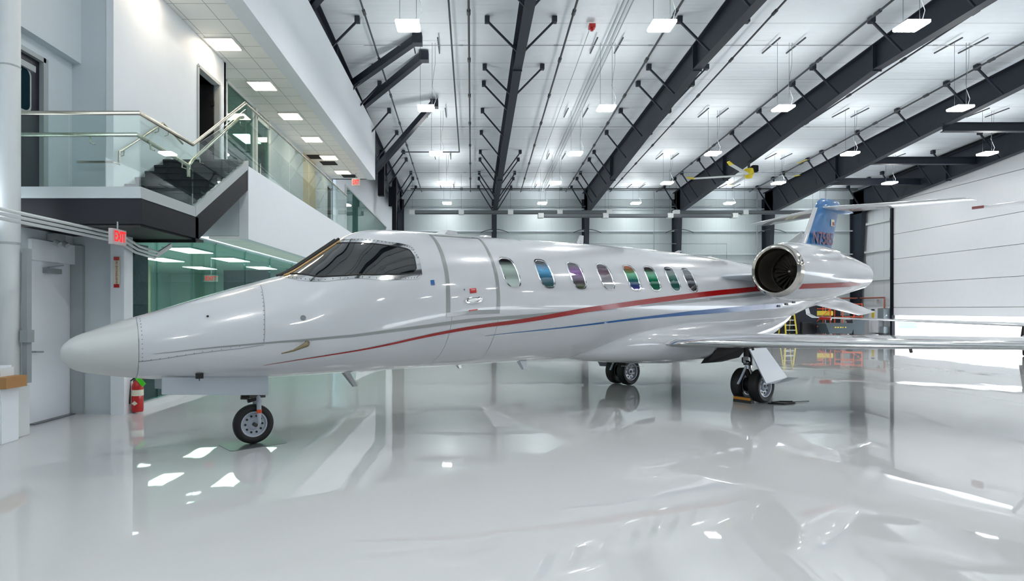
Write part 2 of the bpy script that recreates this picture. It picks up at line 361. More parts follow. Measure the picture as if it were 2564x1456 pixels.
# ------------------------------------------------------------------ high bay lamps
rows = [-3.6, 2.4, 8.4, 14.4, 20.3, 26.2, 32.3, 38.4]
rn = {14.4: 'nearest row in view', 20.3: 'second row', 26.2: 'third row', 32.3: 'fourth row', 38.4: 'row by the back wall'}
proto = None
for ci, X in enumerate((-1.5, 4.6, 10.6, 16.6, 22.6)):
    for Y in rows:
        z = 8.35
        if proto is None:
            proto = empty('high_bay_lamp'); 
            b = MB().box(-.28, -.26, 0, .28, .26, .07).build('glowing_housing', M['lamp_uplight'], proto, bevel=.01)  # whole housing emits, an added uplight towards the roof
            MB().box(-.26, -.24, -.012, .26, .24, -.002).build('led_panel', M['lamp'], proto)
            for x in (-.2, .2):
                w = MB().tube([(x, 0, .06), (x, 0, 2.2)], .006, 5).build('suspension_wire', M['pipe'], proto)
            MB().tube([(.24, 0, .07), (.34, .02, .35), (.2, .05, .8), (.3, .02, 1.5), (.3, 0, 2.2)], .008, 5).build('power_cable', M['lpipe'], proto)
            for x in (-.42, .42):
                MB().box(x-.02, -.6, 2.08, x+.02, .6, 2.12).build('roof_rail', M['pipe'], proto)
            L = proto
        else: L = copy_tree(proto)
        L.location = (X, Y, z)
        dz = (roofz(Y)-.02-z)/2.2
        for ch in [x for x in bpy.data.objects if x.parent == L]:
            if ch.name.startswith(('suspension', 'power')): ch.scale = (1, 1, dz)
            if ch.name.startswith('roof_rail'): ch.location.z = roofz(Y)-.1-z-2.1-.02
        col = ['leftmost column', 'second column from left', 'third column from left', 'fourth column from left', 'rightmost column'][ci]
        tag(L, 'lit high bay lamp under the roof, %s, %s' % (col, rn.get(Y, 'overhead before the frame')), 'lamp', 'high bay lamps')

# ------------------------------------------------------------------ ceiling pipes
def pipe(pts, r, lab, m='pipe', name='ceiling_pipe', couplings=True):
    mm = MB().tube(pts, r, 8)
    if couplings:
        a, b = Vector(pts[0]), Vector(pts[-1]); n = int((b-a).length/3)
        for i in range(1, n): p = a.lerp(b, i/n); q = a.lerp(b, i/n+.006); mm.tube([p, q], r*1.7, 8)
    return tag(mm.build(name, M[m], smooth=True), lab, 'pipe')
def cp(x, y, d=.25): return (x, y, roofz(y)-d)
pipe([cp(-3.2, 39.3), cp(-3.2, 0)], .03, 'dark sprinkler pipe along the roof beside the left frame')
pipe([cp(-.0, 39.3), cp(-.1, 0)], .035, 'dark sprinkler pipe along the roof left of the second frame')
pipe([cp(-3.6, 31, .3), cp(-.58, 31, .3), cp(-.7, 0, .3)], .03, 'dark pipe with a right angle bend on the roof', couplings=False)
pipe([cp(3.3, 39.3), cp(2.95, 0)], .035, 'dark sprinkler pipe right of the second frame')
pipe([cp(6.25, 39.3), cp(6.1, 0)], .035, 'dark sprinkler pipe left of the third frame')
pipe([cp(9.15, 39.3), cp(9.15, 0)], .03, 'dark sprinkler pipe in the bay right of the third frame')
pipe([cp(12.2, 39.3), cp(12.3, 0)], .035, 'dark sprinkler pipe left of the fan frame')
pipe([cp(15.2, 39.3), cp(15.2, 0)], .03, 'dark sprinkler pipe right of the fan frame')
pipe([cp(18.3, 39.3), cp(18.3, 0)], .035, 'dark sprinkler pipe left of the fifth frame')
pipe([cp(21.3, 39.3), cp(21.3, 0)], .03, 'dark sprinkler pipe in the bay beside the hangar door')
pipe([cp(3.9, 39.3, .2), cp(3.8, 19, .2)], .014, 'thin grey conduit ending at a red roof device', 'lpipe', 'ceiling_conduit', False)
for i, x in enumerate((4.42, 4.56, 4.70)):
    pipe([cp(x+.1, 39.3, .22), cp(x, 0, .22)], .022, 'grey conduit of the triple run over the cabin, %s one' % ('left', 'middle', 'right')[i], 'lpipe', 'ceiling_conduit', False)
for y, lab in ((20.2, 'nearest'), (27.8, 'middle'), (35.2, 'farthest')):
    pipe([cp(-3.6, y, .16), cp(22, y, .16)], .013, 'thin grey conduit crossing the roof from side to side, %s one' % lab, 'lpipe', 'ceiling_conduit', True)
pipe([(-3.9, 39.0, 9.42), (25.2, 39.0, 9.42)], .045, 'long dark sprinkler main along the top of the back wall', couplings=True)
pipe([(-4, 39.4, 8.35), (19, 39.4, 8.35)], .025, 'grey pipe on the back wall between the heaters and the roof', 'lpipe')
pipe([(7.8, 39.5, 5.9), (16.9, 39.5, 5.9), (16.9, 39.5, 4.9)], .025, 'thin grey pipe on the back wall behind the jet cabin', 'lpipe')
for x, lab in ((12.1, 'left of the fan frame column'), (18.9, 'left of the fifth frame column'), (23.4, 'near the right corner')):
    pipe([(x, 39.5, 9.4), (x, 39.5, 0)], .035, 'vertical grey pipe on the back wall '+lab, 'lpipe', 'wall_pipe', False)
for x in (9.3, 15.1, 3.9): pass
for (x, y, lab) in ((3.85, 19.0, 'left one over the jet cabin'), (22.2, 22.6, 'right one near the hangar door')):
    tag(MB().box(-.1, -.1, -.12, .1, .1, 0).tube([(0, 0, -.12), (0, 0, -.2)], .05, 10).build('roof_detector', M['brightred']), 'small red detector on the white roof, '+lab, 'detector').location = (x, y, roofz(y)-.1)

# radiant tube heaters hung before the back wall
def heater(x0, x1, y, z, lab):
    h = tag(empty('tube_heater', ((x0+x1)/2, y, z)), lab, 'heater', 'radiant tube heaters'); L = (x1-x0)/2
    MB().tube([(-L, 0, 0), (L, 0, 0)], .055, 10).build('burner_tube', M['pipe'], h, smooth=True)
    MB().prism([(-L, -.2, -.05), (-L, -.1, .14), (-L, .1, .14), (-L, .2, -.05), (-L, .19, -.05), (-L, .09, .12), (-L, -.09, .12), (-L, -.19, -.05)], (2*L, 0, 0)).build('reflector', M['greymetal'], h)
    n = max(2, int(L*2/2.9))
    for i in range(n+1):
        x = -L+2*L*i/n
        MB().box(x-.16, -.22, -.1, x+.16, .22, .17).build('hanger_box', M['wpipe'], h, bevel=.01)
        MB().tube([(x, 0, .15), (x, 0, roofz(y)-z-.02)], .006, 5).build('chain', M['pipe'], h)
heater(-3.5, 8.3, 36.0, 7.36, 'long dark tube heater across the back, left of the pair')
heater(4.1, 15.4, 35.0, 7.0, 'long tube heater hanging lower, behind the jet cabin')
heater(12.5, 20.8, 36.4, 7.42, 'tube heater across the back behind the jet tail')

# ceiling fan hung from the fourth frame
fan = tag(empty('ceiling_fan', (13.57, 29.2, 8.3)), 'large ceiling fan with yellow hub and yellow blade tips', 'fan')
MB().tube([(0, 0, .1), (0, 0, .48)], .06, 10).build('down_rod', M['pipe'], fan)
MB().lathe([(-.35, .02), (-.33, .15), (-.1, .24), (.12, .2), (.14, .02)], (0, 0, 0), (0, 0, 1), 20).build('motor_hub', M['yellow'], fan, smooth=True)
MB().box(.12, -.14, -.05, .42, .14, .28).build('motor', M['steel2'], fan, bevel=.03)
for i in range(5):
    a = math.radians(12+72*i); d = Vector((math.cos(a), math.sin(a), 0)); n_ = Vector((-d.y, d.x, .25)).normalized()
    MB().prism([d*.2-n_*.07+Vector((0,0,-.2)), d*2.5-n_*.08+Vector((0,0,-.14)), d*2.5+n_*.08+Vector((0,0,-.14)), d*.2+n_*.09+Vector((0,0,-.2))], (0, 0, .02)).build('blade', M['wpipe'], fan)
    MB().prism([d*2.5-n_*.09+Vector((0,0,-.145)), d*2.85-n_*.07+Vector((0,0,-.07)), d*2.85+n_*.05+Vector((0,0,-.07)), d*2.5+n_*.09+Vector((0,0,-.145))], (0, 0, .03)).build('blade_tip', M['yellow'], fan)

# ------------------------------------------------------------------ office block on the left
XF, XI, SZ = -4.28, -6.2, 7.4
struct(MB().box(XF-.16, YF, SZ, XF, 26.9, 9.72).build('wall_left_upper', M['white']), 'white upper fascia wall above the mezzanine')
struct(MB().box(-14, YF, 9.72, XF-.5, 40, 9.78).build('trim_4', M['white2']), 'top of the office block')
struct(MB().box(-14, 26.75, SZ, XF-.16, 26.9, 9.72).build('wall_upper_end', M['white']), 'end of the upper office block')
struct(MB().box(-14, YF, SZ, XF-.16, 26.9, SZ+.05).build('ceiling_mezzanine', M['tile']), 'suspended tile ceiling above the mezzanine walkway')
struct(MB().box(XF-.36, YF, SZ-.02, XF-.0, 26.9, SZ+.0).build('trim_5', M['white']), 'plain white edge band of the mezzanine ceiling')
# troffers
for i, y in enumerate((10.7, 13.15, 15.6, 18.05, 20.5, 22.95, 25.4)):
    t = empty('ceiling_light', (-5.42, y, SZ)); nm = ['overhead out of view', 'nearest in view', 'second', 'third', 'fourth', 'fifth', 'farthest'][i]
    tag(t, 'square warm white office light in the mezzanine ceiling, '+nm, 'ceiling light', 'mezzanine ceiling lights')
    MB().box(-.31, -.31, -.03, .31, .31, -.005).build('frame', M['lamp_off'], t); MB().box(-.28, -.28, -.04, .28, .28, -.03).build('diffuser', M['troffer'], t)
for i, (x, y) in enumerate(((-5.65, 23.9), (-5.3, 26.2), (-6.0, 22.9))):
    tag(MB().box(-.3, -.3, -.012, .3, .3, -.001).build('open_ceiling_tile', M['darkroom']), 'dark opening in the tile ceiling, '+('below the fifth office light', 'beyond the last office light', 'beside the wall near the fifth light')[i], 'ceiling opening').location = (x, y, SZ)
# mezzanine slab with parapet
struct(MB().box(XF-.18, 11.55, 2.91, XF, 26.9, 4.32).build('wall_mezzanine', M['white']), 'white mezzanine parapet facing the hangar')
struct(MB().box(-9, 11.7, 4.2, XF-.18, 26.9, 4.33).build('floor_mezzanine', M['officefloor']), 'mezzanine walkway floor')
struct(MB().box(-5.05, 11.56, 2.92, XF-.185, 26.85, 2.97).build('ceiling_lower', M['tile']), 'tile soffit under the mezzanine')
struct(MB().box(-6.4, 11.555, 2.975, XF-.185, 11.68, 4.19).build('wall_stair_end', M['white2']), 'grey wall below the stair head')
struct(MB().box(-12, 26.9, 0, -6.2, 27.05, 7.4).build('wall_office_end', M['white']), 'far end wall of the office block')
# mezzanine inner wall pieces, plane X = XI
def innerwall(y0, y1, m='white2', z0=4.33, z1=SZ, n=[0]):
    n[0] += 1; return struct(MB().box(XI-.12, y0, z0, XI, y1, z1).build('wall_walkway_%d' % n[0], M[m]), 'inner wall of the mezzanine walkway')
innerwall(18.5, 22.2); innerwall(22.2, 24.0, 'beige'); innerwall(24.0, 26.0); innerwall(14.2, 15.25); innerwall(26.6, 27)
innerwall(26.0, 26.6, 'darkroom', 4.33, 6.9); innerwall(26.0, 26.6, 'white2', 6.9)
struct(MB().box(-9.2, 14.2, 4.3, -9, 27, SZ).build('wall_office_back', M['office']), 'back of the upper office')
for i, y in enumerate((15.8, 17.8, 20.4)):  # lamps added inside the room to lift the dark upper glass
    t = tag(empty('ceiling_light', (-7.6, y, SZ)), 'added light brightening the upper teal glass, '+('nearest', 'middle', 'farthest')[i], 'ceiling light', 'added upper office lights')
    MB().box(-.3, -.6, -.03, .3, .6, -.004).build('frame', M['lamp_off'], t); MB().box(-.27, -.57, -.04, .27, .57, -.03).build('diffuser', M['troffer'], t)
gz = empty('window_1', (XI, 16.2, 4.33)); struct(gz, 'full height teal glass of the upper office')
MB().box(-.03, -.95, 0, -.01, .85, 3.0).build('window_pane', M['glassdark'], gz)
for y in (-.98, .87): MB().box(-.06, y-.03, 0, .02, y+.03, 3.04).build('window_mullion', M['wpipe'], gz)
MB().box(-.06, -.98, 3.0, .02, .87, 3.07).build('window_head', M['wpipe'], gz)
gd = empty('door_2', (XI, 17.9, 4.33)); struct(gd, 'glass door of the upper office')
MB().box(-.03, -.48, 0, -.01, .5, 2.75).build('door_pane', M['glassdark'], gd)
for y in (-.55, .55): MB().box(-.08, y-.07, 0, .02, y+.07, 3.05).build('door_jamb', M['wpipe'], gd)
MB().box(-.08, -.55, 2.75, .02, .55, 2.85).build('door_head', M['wpipe'], gd)
MB().tube([(.06, -.38, .9), (.06, -.38, 1.5)], .018, 8).build('door_handle', M['stainless'], gd)
struct(MB().box(XI-.1, 15.2, 7.36, XI, 18.5, SZ).build('trim_6', M['wpipe']), 'head trim over the upper office glass')
# near wall with open door (X=-5.8)
def wpl(y0, y1, z0, z1, n): return struct(MB().box(-5.92, y0, z0, -5.8, y1, z1).build(n, M['white']), 'white wall beside the stair')
wpl(9.735, 12.74, 3.12, SZ-.005, 'wall_stair_side'); wpl(12.74, 13.85, 6.72, SZ-.005, 'wall_stair_over_door'); wpl(13.85, 14.2, 4.34, SZ-.005, 'wall_stair_side_far')
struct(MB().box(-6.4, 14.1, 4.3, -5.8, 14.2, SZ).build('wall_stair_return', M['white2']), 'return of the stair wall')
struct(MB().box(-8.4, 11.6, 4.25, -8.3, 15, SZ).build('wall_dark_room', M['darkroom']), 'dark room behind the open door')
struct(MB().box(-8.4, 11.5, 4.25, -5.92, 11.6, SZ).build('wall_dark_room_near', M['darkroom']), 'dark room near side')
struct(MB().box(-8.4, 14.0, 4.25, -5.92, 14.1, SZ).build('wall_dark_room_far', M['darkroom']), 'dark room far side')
d3 = empty('door_3', (-5.8, 13.3, 4.33)); struct(d3, 'dark doorway with white frame at the stair head')
for y in (-.56, .55): MB().box(-.14, y-.04, 0, .02, y+.04, 2.42).build('door_jamb', M['trimgrey'], d3)
MB().box(-.14, -.56, 2.39, .02, .55, 2.46).build('door_head', M['trimgrey'], d3)
MB().box(-.95, .44, 0, -.1, .49, 2.38).build('door_leaf', M['darkroom'], d3); 
for z in (.4, 1.9): MB().box(-.14, .42, z, -.08, .46, z+.12).build('door_hinge', M['darkmetal'], d3)
# facing wall at Y=9.74 and wall with dark door, X=-6.48
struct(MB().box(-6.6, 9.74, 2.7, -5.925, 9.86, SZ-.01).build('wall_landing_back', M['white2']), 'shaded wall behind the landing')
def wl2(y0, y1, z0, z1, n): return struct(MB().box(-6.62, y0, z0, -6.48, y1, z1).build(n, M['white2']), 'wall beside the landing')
wl2(9.12, 9.74, 3.12, 5.6, 'wall_landing_right'); wl2(5, 8.1, 3.12, 5.6, 'wall_landing_left'); wl2(8.1, 9.12, 5.33, 5.6, 'wall_over_dark_door')
struct(MB().box(-6.62, 5, 5.55, -6.33, 9.74, SZ+1.5).build('wall_landing_upper', M['white2']), 'thicker upper wall with a ledge over the dark door')
d4 = empty('door_4', (-6.5, 8.6, 3.1)); struct(d4, 'dark door with a rounded window on the stair landing')
MB().box(-.08, -.5, 0, -.03, .5, 2.2).build('door_leaf', M['darkdoor'], d4)
for y in (-.52, .52): MB().box(-.12, y-.05, 0, .04, y+.05, 2.27).build('door_jamb', M['trimgrey'], d4)
MB().box(-.12, -.52, 2.2, .04, .52, 2.27).build('door_head', M['trimgrey'], d4)
def rrect(w, h, r, n=6):
    P = []
    for cx, cy, a0 in ((w-r, h-r, 0), (-w+r, h-r, 90), (-w+r, -h+r, 180), (w-r, -h+r, 270)):
        for i in range(n+1):
            a = math.radians(a0+90*i/n); P.append((cx+r*math.cos(a), cy+r*math.sin(a)))
    return P
wn = MB().prism([(-.03, x+.05, y+1.68) for x, y in rrect(.24, .34, .12)], (.014, 0, 0)).build('door_window_frame', M['trimgrey'], d4)
MB().prism([(-.015, x+.05, y+1.68) for x, y in rrect(.205, .305, .1)], (.004, 0, 0)).build('door_window', M['tealdark'], d4)
MB().box(-.03, -.1, 1.98, .03, .32, 2.07).build('door_closer', M['trimgrey'], d4)

# staircase with landing
st = tag(empty('staircase', (-5.0, 9.3, 2.67)), 'black stair with white edge bands and dark channel stringers', 'staircase')
z0 = -2.67; ox, oy = 5.0, -9.3
def sb(name, m, *a):
    x0, y0, za, x1, y1, zb = a; return MB().box(x0+ox, y0+oy, za+z0, x1+ox, y1+oy, zb+z0).build(name, M[m], st)
sb('landing', 'tread', -6.48, 7.85, 3.0, XF-.05, 9.4, 3.1)
sb('landing_band', 'trimgrey', -6.5, 7.78, 3.0, XF, 7.86, 3.15); sb('landing_side_band', 'trimgrey', XF-.07, 7.86, 3.0, XF, 9.33, 3.15)
sb('landing_channel', 'steel2', -6.5, 7.8, 2.67, XF, 7.88, 3.0); sb('landing_side_channel', 'steel2', XF-.06, 7.88, 2.67, XF-.01, 9.45, 3.0)
sb('landing_underside', 'black', -6.5, 7.88, 2.64, XF-.06, 9.74, 2.68)
for i in range(7):
    y = 9.33+.31*i; z = 3.1+.18*(i+1)
    sb('tread', 'tread', -5.75, y, z-.04, XF-.06, y+.34, z); sb('riser', 'tread', -5.75, y+.02, z-.18, XF-.06, y+.04, z-.02)
def sprism(name, m, pts, x0, x1): return MB().prism([(x0+ox, y+oy, z+z0) for y, z in pts], (x1-x0, 0, 0)).build(name, M[m], st)
sprism('stringer_band', 'trimgrey', [(9.33, 3.0), (9.33, 3.16), (11.54, 4.42), (11.54, 4.26)], XF-.08, XF+.005)
sprism('stringer_channel', 'steel2', [(9.35, 2.6), (9.35, 3.02), (11.54, 4.27), (11.54, 3.85)], XF-.06, XF-.01)
sprism('wall_skirt', 'trimgrey', [(9.33, 3.12), (9.33, 3.24), (11.5, 4.5), (11.5, 4.3)], -5.79, -5.75)
sprism('stair_underside', 'black', [(9.35, 2.6), (9.35, 2.66), (11.54, 3.9), (11.54, 3.84)], -5.75, XF-.06)

# glass railing
gr = tag(empty('glass_railing', (XF+.0, 9.3, 3.15)), 'frameless glass railing with stainless handrails along landing, stair and mezzanine', 'railing')
gx, gy, gzz = -XF, -9.3, -3.15
def gp(pts, name='glass_pane'):
    p = [Vector((x+gx, y+gy, z+gzz)) for x, y, z in pts]; n = (p[1]-p[0]).cross(p[2]-p[0]).normalized()*.012
    g_ = MB().prism([q-n/2 for q in p], n).build(name, M['glassclear'], gr); return g_
XR = XF-.04; YR = 7.82
gp([(-6.45, YR, 3.15), (-5.25, YR, 3.15), (-5.25, YR, 4.08), (-6.45, YR, 4.08)]); gp([(-5.23, YR, 3.15), (XR, YR, 3.15), (XR, YR, 4.08), (-5.23, YR, 4.08)])
gp([(XR, YR+.02, 3.15), (XR, 9.3, 3.15), (XR, 9.3, 4.08), (XR, YR+.02, 4.08)])
gp([(XR, 9.32, 3.16), (XR, 10.4, 3.78), (XR, 10.4, 4.7), (XR, 9.32, 4.08)]); gp([(XR, 10.42, 3.79), (XR, 11.5, 4.4), (XR, 11.5, 5.4), (XR, 10.42, 4.71)])
ycuts = [11.55, 12.6, 14.3, 16.0, 17.7, 19.4, 20.9]
for a, b in zip(ycuts, ycuts[1:]): gp([(XR, a+.015, 4.32), (XR, b-.015, 4.32), (XR, b-.015, 5.5), (XR, a+.015, 5.5)])
def rail(pts, r=.028, name='handrail', m='stainless'): return MB().tube([(x+gx, y+gy, z+gzz) for x, y, z in pts], r, 10).build(name, M[m], gr, smooth=True)
rail([(-6.45, YR, 4.12), (XR, YR, 4.12), (XR, 9.32, 4.12), (XR, 11.5, 5.52)])
rail([(XR, 11.5, 5.52), (XR, 20.9, 5.52)], .022)
rail([(-6.45, YR+.08, 3.86), (XR-.08, YR+.08, 3.86), (XR-.08, 9.35, 3.80)])
rail([(XR-.08, 9.35, 3.62), (XR-.08, 9.35, 3.8), (XR-.08, 9.5, 3.93), (XR-.08, 11.4, 5.2), (XR-.08, 11.6, 5.28)])
for (x, y, z) in ((XR-.06, 8.2, 3.82), (XR-.06, 9.1, 3.78), (XR-.06, 9.7, 4.0), (XR-.06, 10.8, 4.74), (XR-.06, 11.4, 5.14), (-5.0, YR+.06, 3.82)):
    rail([(x, y, z), (x, y, z-.07), (x+.06, y, z-.09)], .01, 'rail_bracket')
wr_ = tag(empty('wall_handrail', (-5.75, 9.6, 3.5)), 'stainless handrail on brackets on the white stair wall', 'handrail')
MB().tube([(-.55, -.0, .42), (.03, -.0, .42), (.03, .15, .42), (.03, .16, .62), (.03, 1.55, 1.52), (.03, 2.3, 1.35)], .022, 10).build('rail', M['stainless'], wr_, smooth=True)
for y, z in ((.3, .68), (1.4, 1.4), (1.75, 1.44)): MB().tube([(.03, y, z), (.02, y, z-.08), (-.05, y, z-.1)], .01, 8).build('bracket', M['stainless'], wr_)

# lower storey: wall with white door, X=-5.9
def lw(y0, y1, za, zb, n, m='white2'): return struct(MB().box(-6.05, y0, za, -5.9, y1, zb).build(n, M[m]), 'lower wall left of the nose')
lw(YF, 7.86, 0, 2.64, 'wall_lower_left'); lw(7.86, 8.92, 2.3, 2.64, 'wall_lower_over_door')
struct(MB().box(-6.05, 8.92, 0, -5.22, 9.05, 2.9).build('wall_lower_alcove', M['white2']), 'grey wall beside the white door')
d5 = empty('door_5', (-5.9, 8.45, 0)); struct(d5, 'white steel door with a closer near the jet nose')
MB().box(-.08, -.5, .01, -.03, .42, 2.22).build('door_leaf', M['white'], d5)
for y, q_ in ((-.55, -.02), (.47, .05)): MB().box(-.1, y-.05, 0, q_, y+.05, 2.34).build('door_jamb', M['trimgrey'], d5)
MB().box(-.1, -.46, 2.22, .05, .47, 2.5).build('door_head', M['white'], d5)
MB().box(-.03, -.15, 2.06, .03, .16, 2.13).build('door_closer', M['lpipe'], d5)
MB().bar((.02, -.1, 2.14), (.02, .2, 2.19), .02, .015).build('closer_arm', M['lpipe'], d5)
MB().tube([(-.03, -.36, .98), (.03, -.36, .98), (.03, -.22, .97)], .012, 8).build('door_handle', M['lpipe'], d5)
MB().box(-.1, -.42, 0, .06, .42, .015).build('threshold', M['greymetal'], d5)
for y, w in ((9.0, .04), (8.97, .02)): pass
struct(MB().box(-5.9, 8.86, 0, -5.74, 8.92, 2.5).build('trim_7', M['trimgrey']), 'corner trim beside the white door')
struct(MB().box(-5.3, 8.82, 0, -5.1, 9.05, 2.64).build('trim_8', M['white']), 'white post between the door wall and the glass')
# exit lamp under stair and small emergency light over the door
tag(MB().box(-.05, -.12, -.05, .05, .12, .05).tube([(.04, -.08, -.06), (.1, -.08, -.1)], .04, 10).tube([(.04, .08, -.06), (.1, .08, -.1)], .04, 10).build('emergency_light', M['trimgrey']), 'small white emergency light above the white door', 'emergency light').location = (-5.84, 8.45, 2.56)
# storefront glass X=-5.15
struct(MB().box(-5.22, 9.05, 0, -5.06, 27, .1).build('trim_9', M['wpipe']), 'white sill under the storefront glass')
w2 = empty('window_2', (-5.15, 9.1, .1)); struct(w2, 'teal storefront glass of the ground floor office')
ys = [0, .75, 2.0, 3.0, 4.6, 6.3, 8.2, 10.2, 13, 17.8]
for a, b in zip(ys, ys[1:]):
    MB().box(-.02, a+.01, 0, .0, b-.01, 2.8).build('window_pane', M['glassteal'], w2)
    MB().box(-.04, b-.012, 0, .02, b+.012, 2.8).build('window_joint', M['glassclear'], w2)
tag(MB().grid([[(-5.32+.02*math.sin(9*y), 9.1+y, z) for z in (.05, 2.6)] for y in [i*.04 for i in range(20)]]).build('blackout_curtain', M['tealdark'], solid=.01), 'dark teal curtain behind the first glass pane', 'curtain')
tag(MB().box(-5.95, 9.95, 0, -5.4, 11.4, .75).build('low_cupboard', M['tealdark'], bevel=.01), 'low dark cupboard behind the ground floor glass beside the curtain', 'cupboard')
struct(MB().box(-11.1, 9.05, 0, -11, 27, 2.9).build('wall_office_lower_back', M['office']), 'back wall of the lower office')
struct(MB().box(-11, 9.05, 0, -6.05, 9.15, 2.9).build('wall_office_lower_near', M['office']), 'near wall of the lower office')
struct(MB().box(-11, 10.3, 2.86, -5.15, 27, 2.93).build('ceiling_office', M['office']), 'ceiling of the lower office')
struct(MB().box(-11, 22, 0, -5.3, 22.1, 2.9).build('wall_office_lower_far', M['office']), 'partition at the end of the lower office')
for i, (x, y) in enumerate(((-7.9, 15.4), (-6.1, 13.0), (-6.15, 15.4), (-8.3, 18.4), (-6.4, 18.4), (-7.9, 12.6), (-9.8, 15.4))):
    t = tag(empty('ceiling_light', (x, y, 2.86)), 'office light behind the teal ground floor glass, ' + ('centre back', 'nearest the glass', 'right of the exit sign', 'far back', 'far by the glass', 'hidden near left', 'deepest')[i], 'ceiling light', 'ground floor office lights')
    MB().box(-.3, -.6, -.03, .3, .6, -.004).build('frame', M['lamp_off'], t); MB().box(-.27, -.57, -.04, .27, .57, -.03).build('diffuser', M['troffer'], t)
struct(MB().box(-8.2, 19.9, 0, -6.7, 20.0, 2.9).build('wall_office_partition', M['tealdark']), 'dark partition in the lower office')
struct(MB().box(-9.6, 16.8, 0, -9.4, 17.6, 2.9).build('wall_office_pillar', M['beige']), 'pale pillar in the lower office')

def exit_sign(loc, rz, w, h, lab, hang=None):
    e = tag(empty('exit_sign', loc, rz), lab, 'exit sign')
    MB().box(-w/2, 0, -h/2, w/2, .06, h/2).build('housing', M['exitface'], e, bevel=.004)
    text('EXIT', h*.95, 'exit_letters', M['exitred'], e, (0, -.004, 0), (PI/2, 0, 0), .002, sx=w/(h*2.35), bold=.003)
    if hang: MB().tube([(0, .03, h/2), (0, .03, h/2+hang)], .01, 6).build('hanger', M['lpipe'], e)
exit_sign((-4.5, 7.69, 2.48), PI/2, .30, .2, 'red lit EXIT sign hanging below the stair landing', .1)
exit_sign((-6.5, 15.0, 2.33), math.radians(20), .32, .16, 'red EXIT sign seen through the teal glass', .4)
exit_sign((-4.9, 25.6, 7.0), 0, .34, .3, 'red EXIT sign at the far end of the mezzanine', .25)
sg = tag(empty('extinguisher_sign', (-5.2, 8.81, 2.1)), 'narrow vertical FIRE EXTINGUISHER sign on the white post', 'sign')
MB().box(-.045, -.008, -.23, .045, 0, .23).build('plate', M['paper'], sg)
for z in (.2, -.2): MB().box(-.04, -.012, z-.025, .04, -.008, z+.025).build('red_block', M['brightred'], sg)
text('FIRE EXTINGUISHER', .042, 'letters', M['brightred'], sg, (0, -.01, 0), (PI/2, PI/2, 0), .001)
# fire extinguisher
fe = tag(empty('fire_extinguisher', (-5.0, 9.0, .02)), 'red fire extinguisher with green tag standing by the white post', 'fire extinguisher')
MB().lathe([(0, .0), (0, .075), (.03, .08), (.38, .08), (.44, .06), (.47, .03), (.5, .02)], (0, 0, 0), (0, 0, 1), 24).build('cylinder', M['brightred'], fe, smooth=True)
MB().lathe([(.24, .082), (.24, .0815), (.33, .0815), (.33, .08)], (0, 0, 0), (0, 0, 1), 24).build('label_band', M['paper'], fe, smooth=True)
MB().add([(-.045, -.083, .13), (0, -.085, .17), (.045, -.083, .13), (0, -.085, .1)], [(0, 1, 2, 3)]).build('diamond_mark', M['paper'], fe, solid=.002)
MB().tube([(0, 0, .49), (0, 0, .55)], .02, 10).build('valve', M['darkmetal'], fe)
MB().bar((-.03, 0, .55), (.12, -.02, .5), .03, .012).build('lever', M['darkmetal'], fe)
MB().bar((.02, -.05, .52), (.13, -.06, .4), .07, .008, up=(0, 1, 0)).build('green_tag', M['green'], fe)
MB().tube([(-.03, 0, .52), (-.11, -.01, .45), (-.1, -.03, .25), (-.09, -.05, .12)], .012, 8).build('hose', M['black'], fe)

# left foreground: downpipe, cabinet, boxes, conduits
col = tag(empty('white_column', (-5.62, 7.3, 0)), 'round white column pipe at the left edge of the photo', 'column')
MB().tube([(0, 0, .55), (0, 0, 9)], .115, 32).build('pipe', M['wpipe'], col, smooth=True)
MB().box(-.14, -.13, 0, .16, .13, .62).build('base_casing', M['wpipe'], col, bevel=.01)
MB().lathe([(0, .085), (.05, .085), (.06, .075), (.06, .03), (.08, .03), (.08, 0)], (.09, -.13, .36), (.25, -1, 0), 24).build('round_cap', M['wpipe'], col, smooth=True)
MB().lathe([(0, .118), (.03, .118)], (0, 0, 2.34), (0, 0, 1), 32).build('clamp', M['trimgrey'], col)
MB().lathe([(0, .118), (.02, .118)], (0, 0, 4.5), (0, 0, 1), 32).build('upper_clamp', M['trimgrey'], col)
for z in (.12, .52): MB().tube([(.1, -.14, z), (.1, -.125, z)], .012, 10).build('bolt', M['darkmetal'], col)
MB().box(.14, .02, .65, .2, .1, 2.3).build('side_channel', M['lpipe'], col)
MB().box(.14, -.02, 1.15, .24, .09, 1.3).build('switch_box', M['lpipe'], col)
tag(MB().box(-.5, 0, 0, 0, .28, .64).build('white_cabinet', M['white'], bevel=.01), 'low white cabinet at the left edge, carrying a cardboard box', 'cabinet').location = (-5.37, 6.85, 0)
cb = tag(empty('cardboard_box', (-5.37, 6.86, .64)), 'open brown cardboard box on the white cabinet', 'box')
MB().box(-.5, -.02, 0, .07, .3, .13).build('carton', M['card'], cb); MB().box(-.3, -.024, .03, -.06, -.02, .09).build('shipping_label', M['paper'], cb)
MB().add([(-.2,-.026,.05),(-.1,-.026,.05),(-.1,-.026,.06),(-.2,-.026,.06)],[(0,1,2,3)]).build('label_print', M['pipe'], cb)
tag(MB().box(-.3, 0, 0, 0, .2, .1).box(-.3, -.01, .1, -.03, .2, .12).build('small_carton', M['white']), 'small white carton with a black lid on the cardboard box', 'box').location = (-5.44, 6.94, .77)
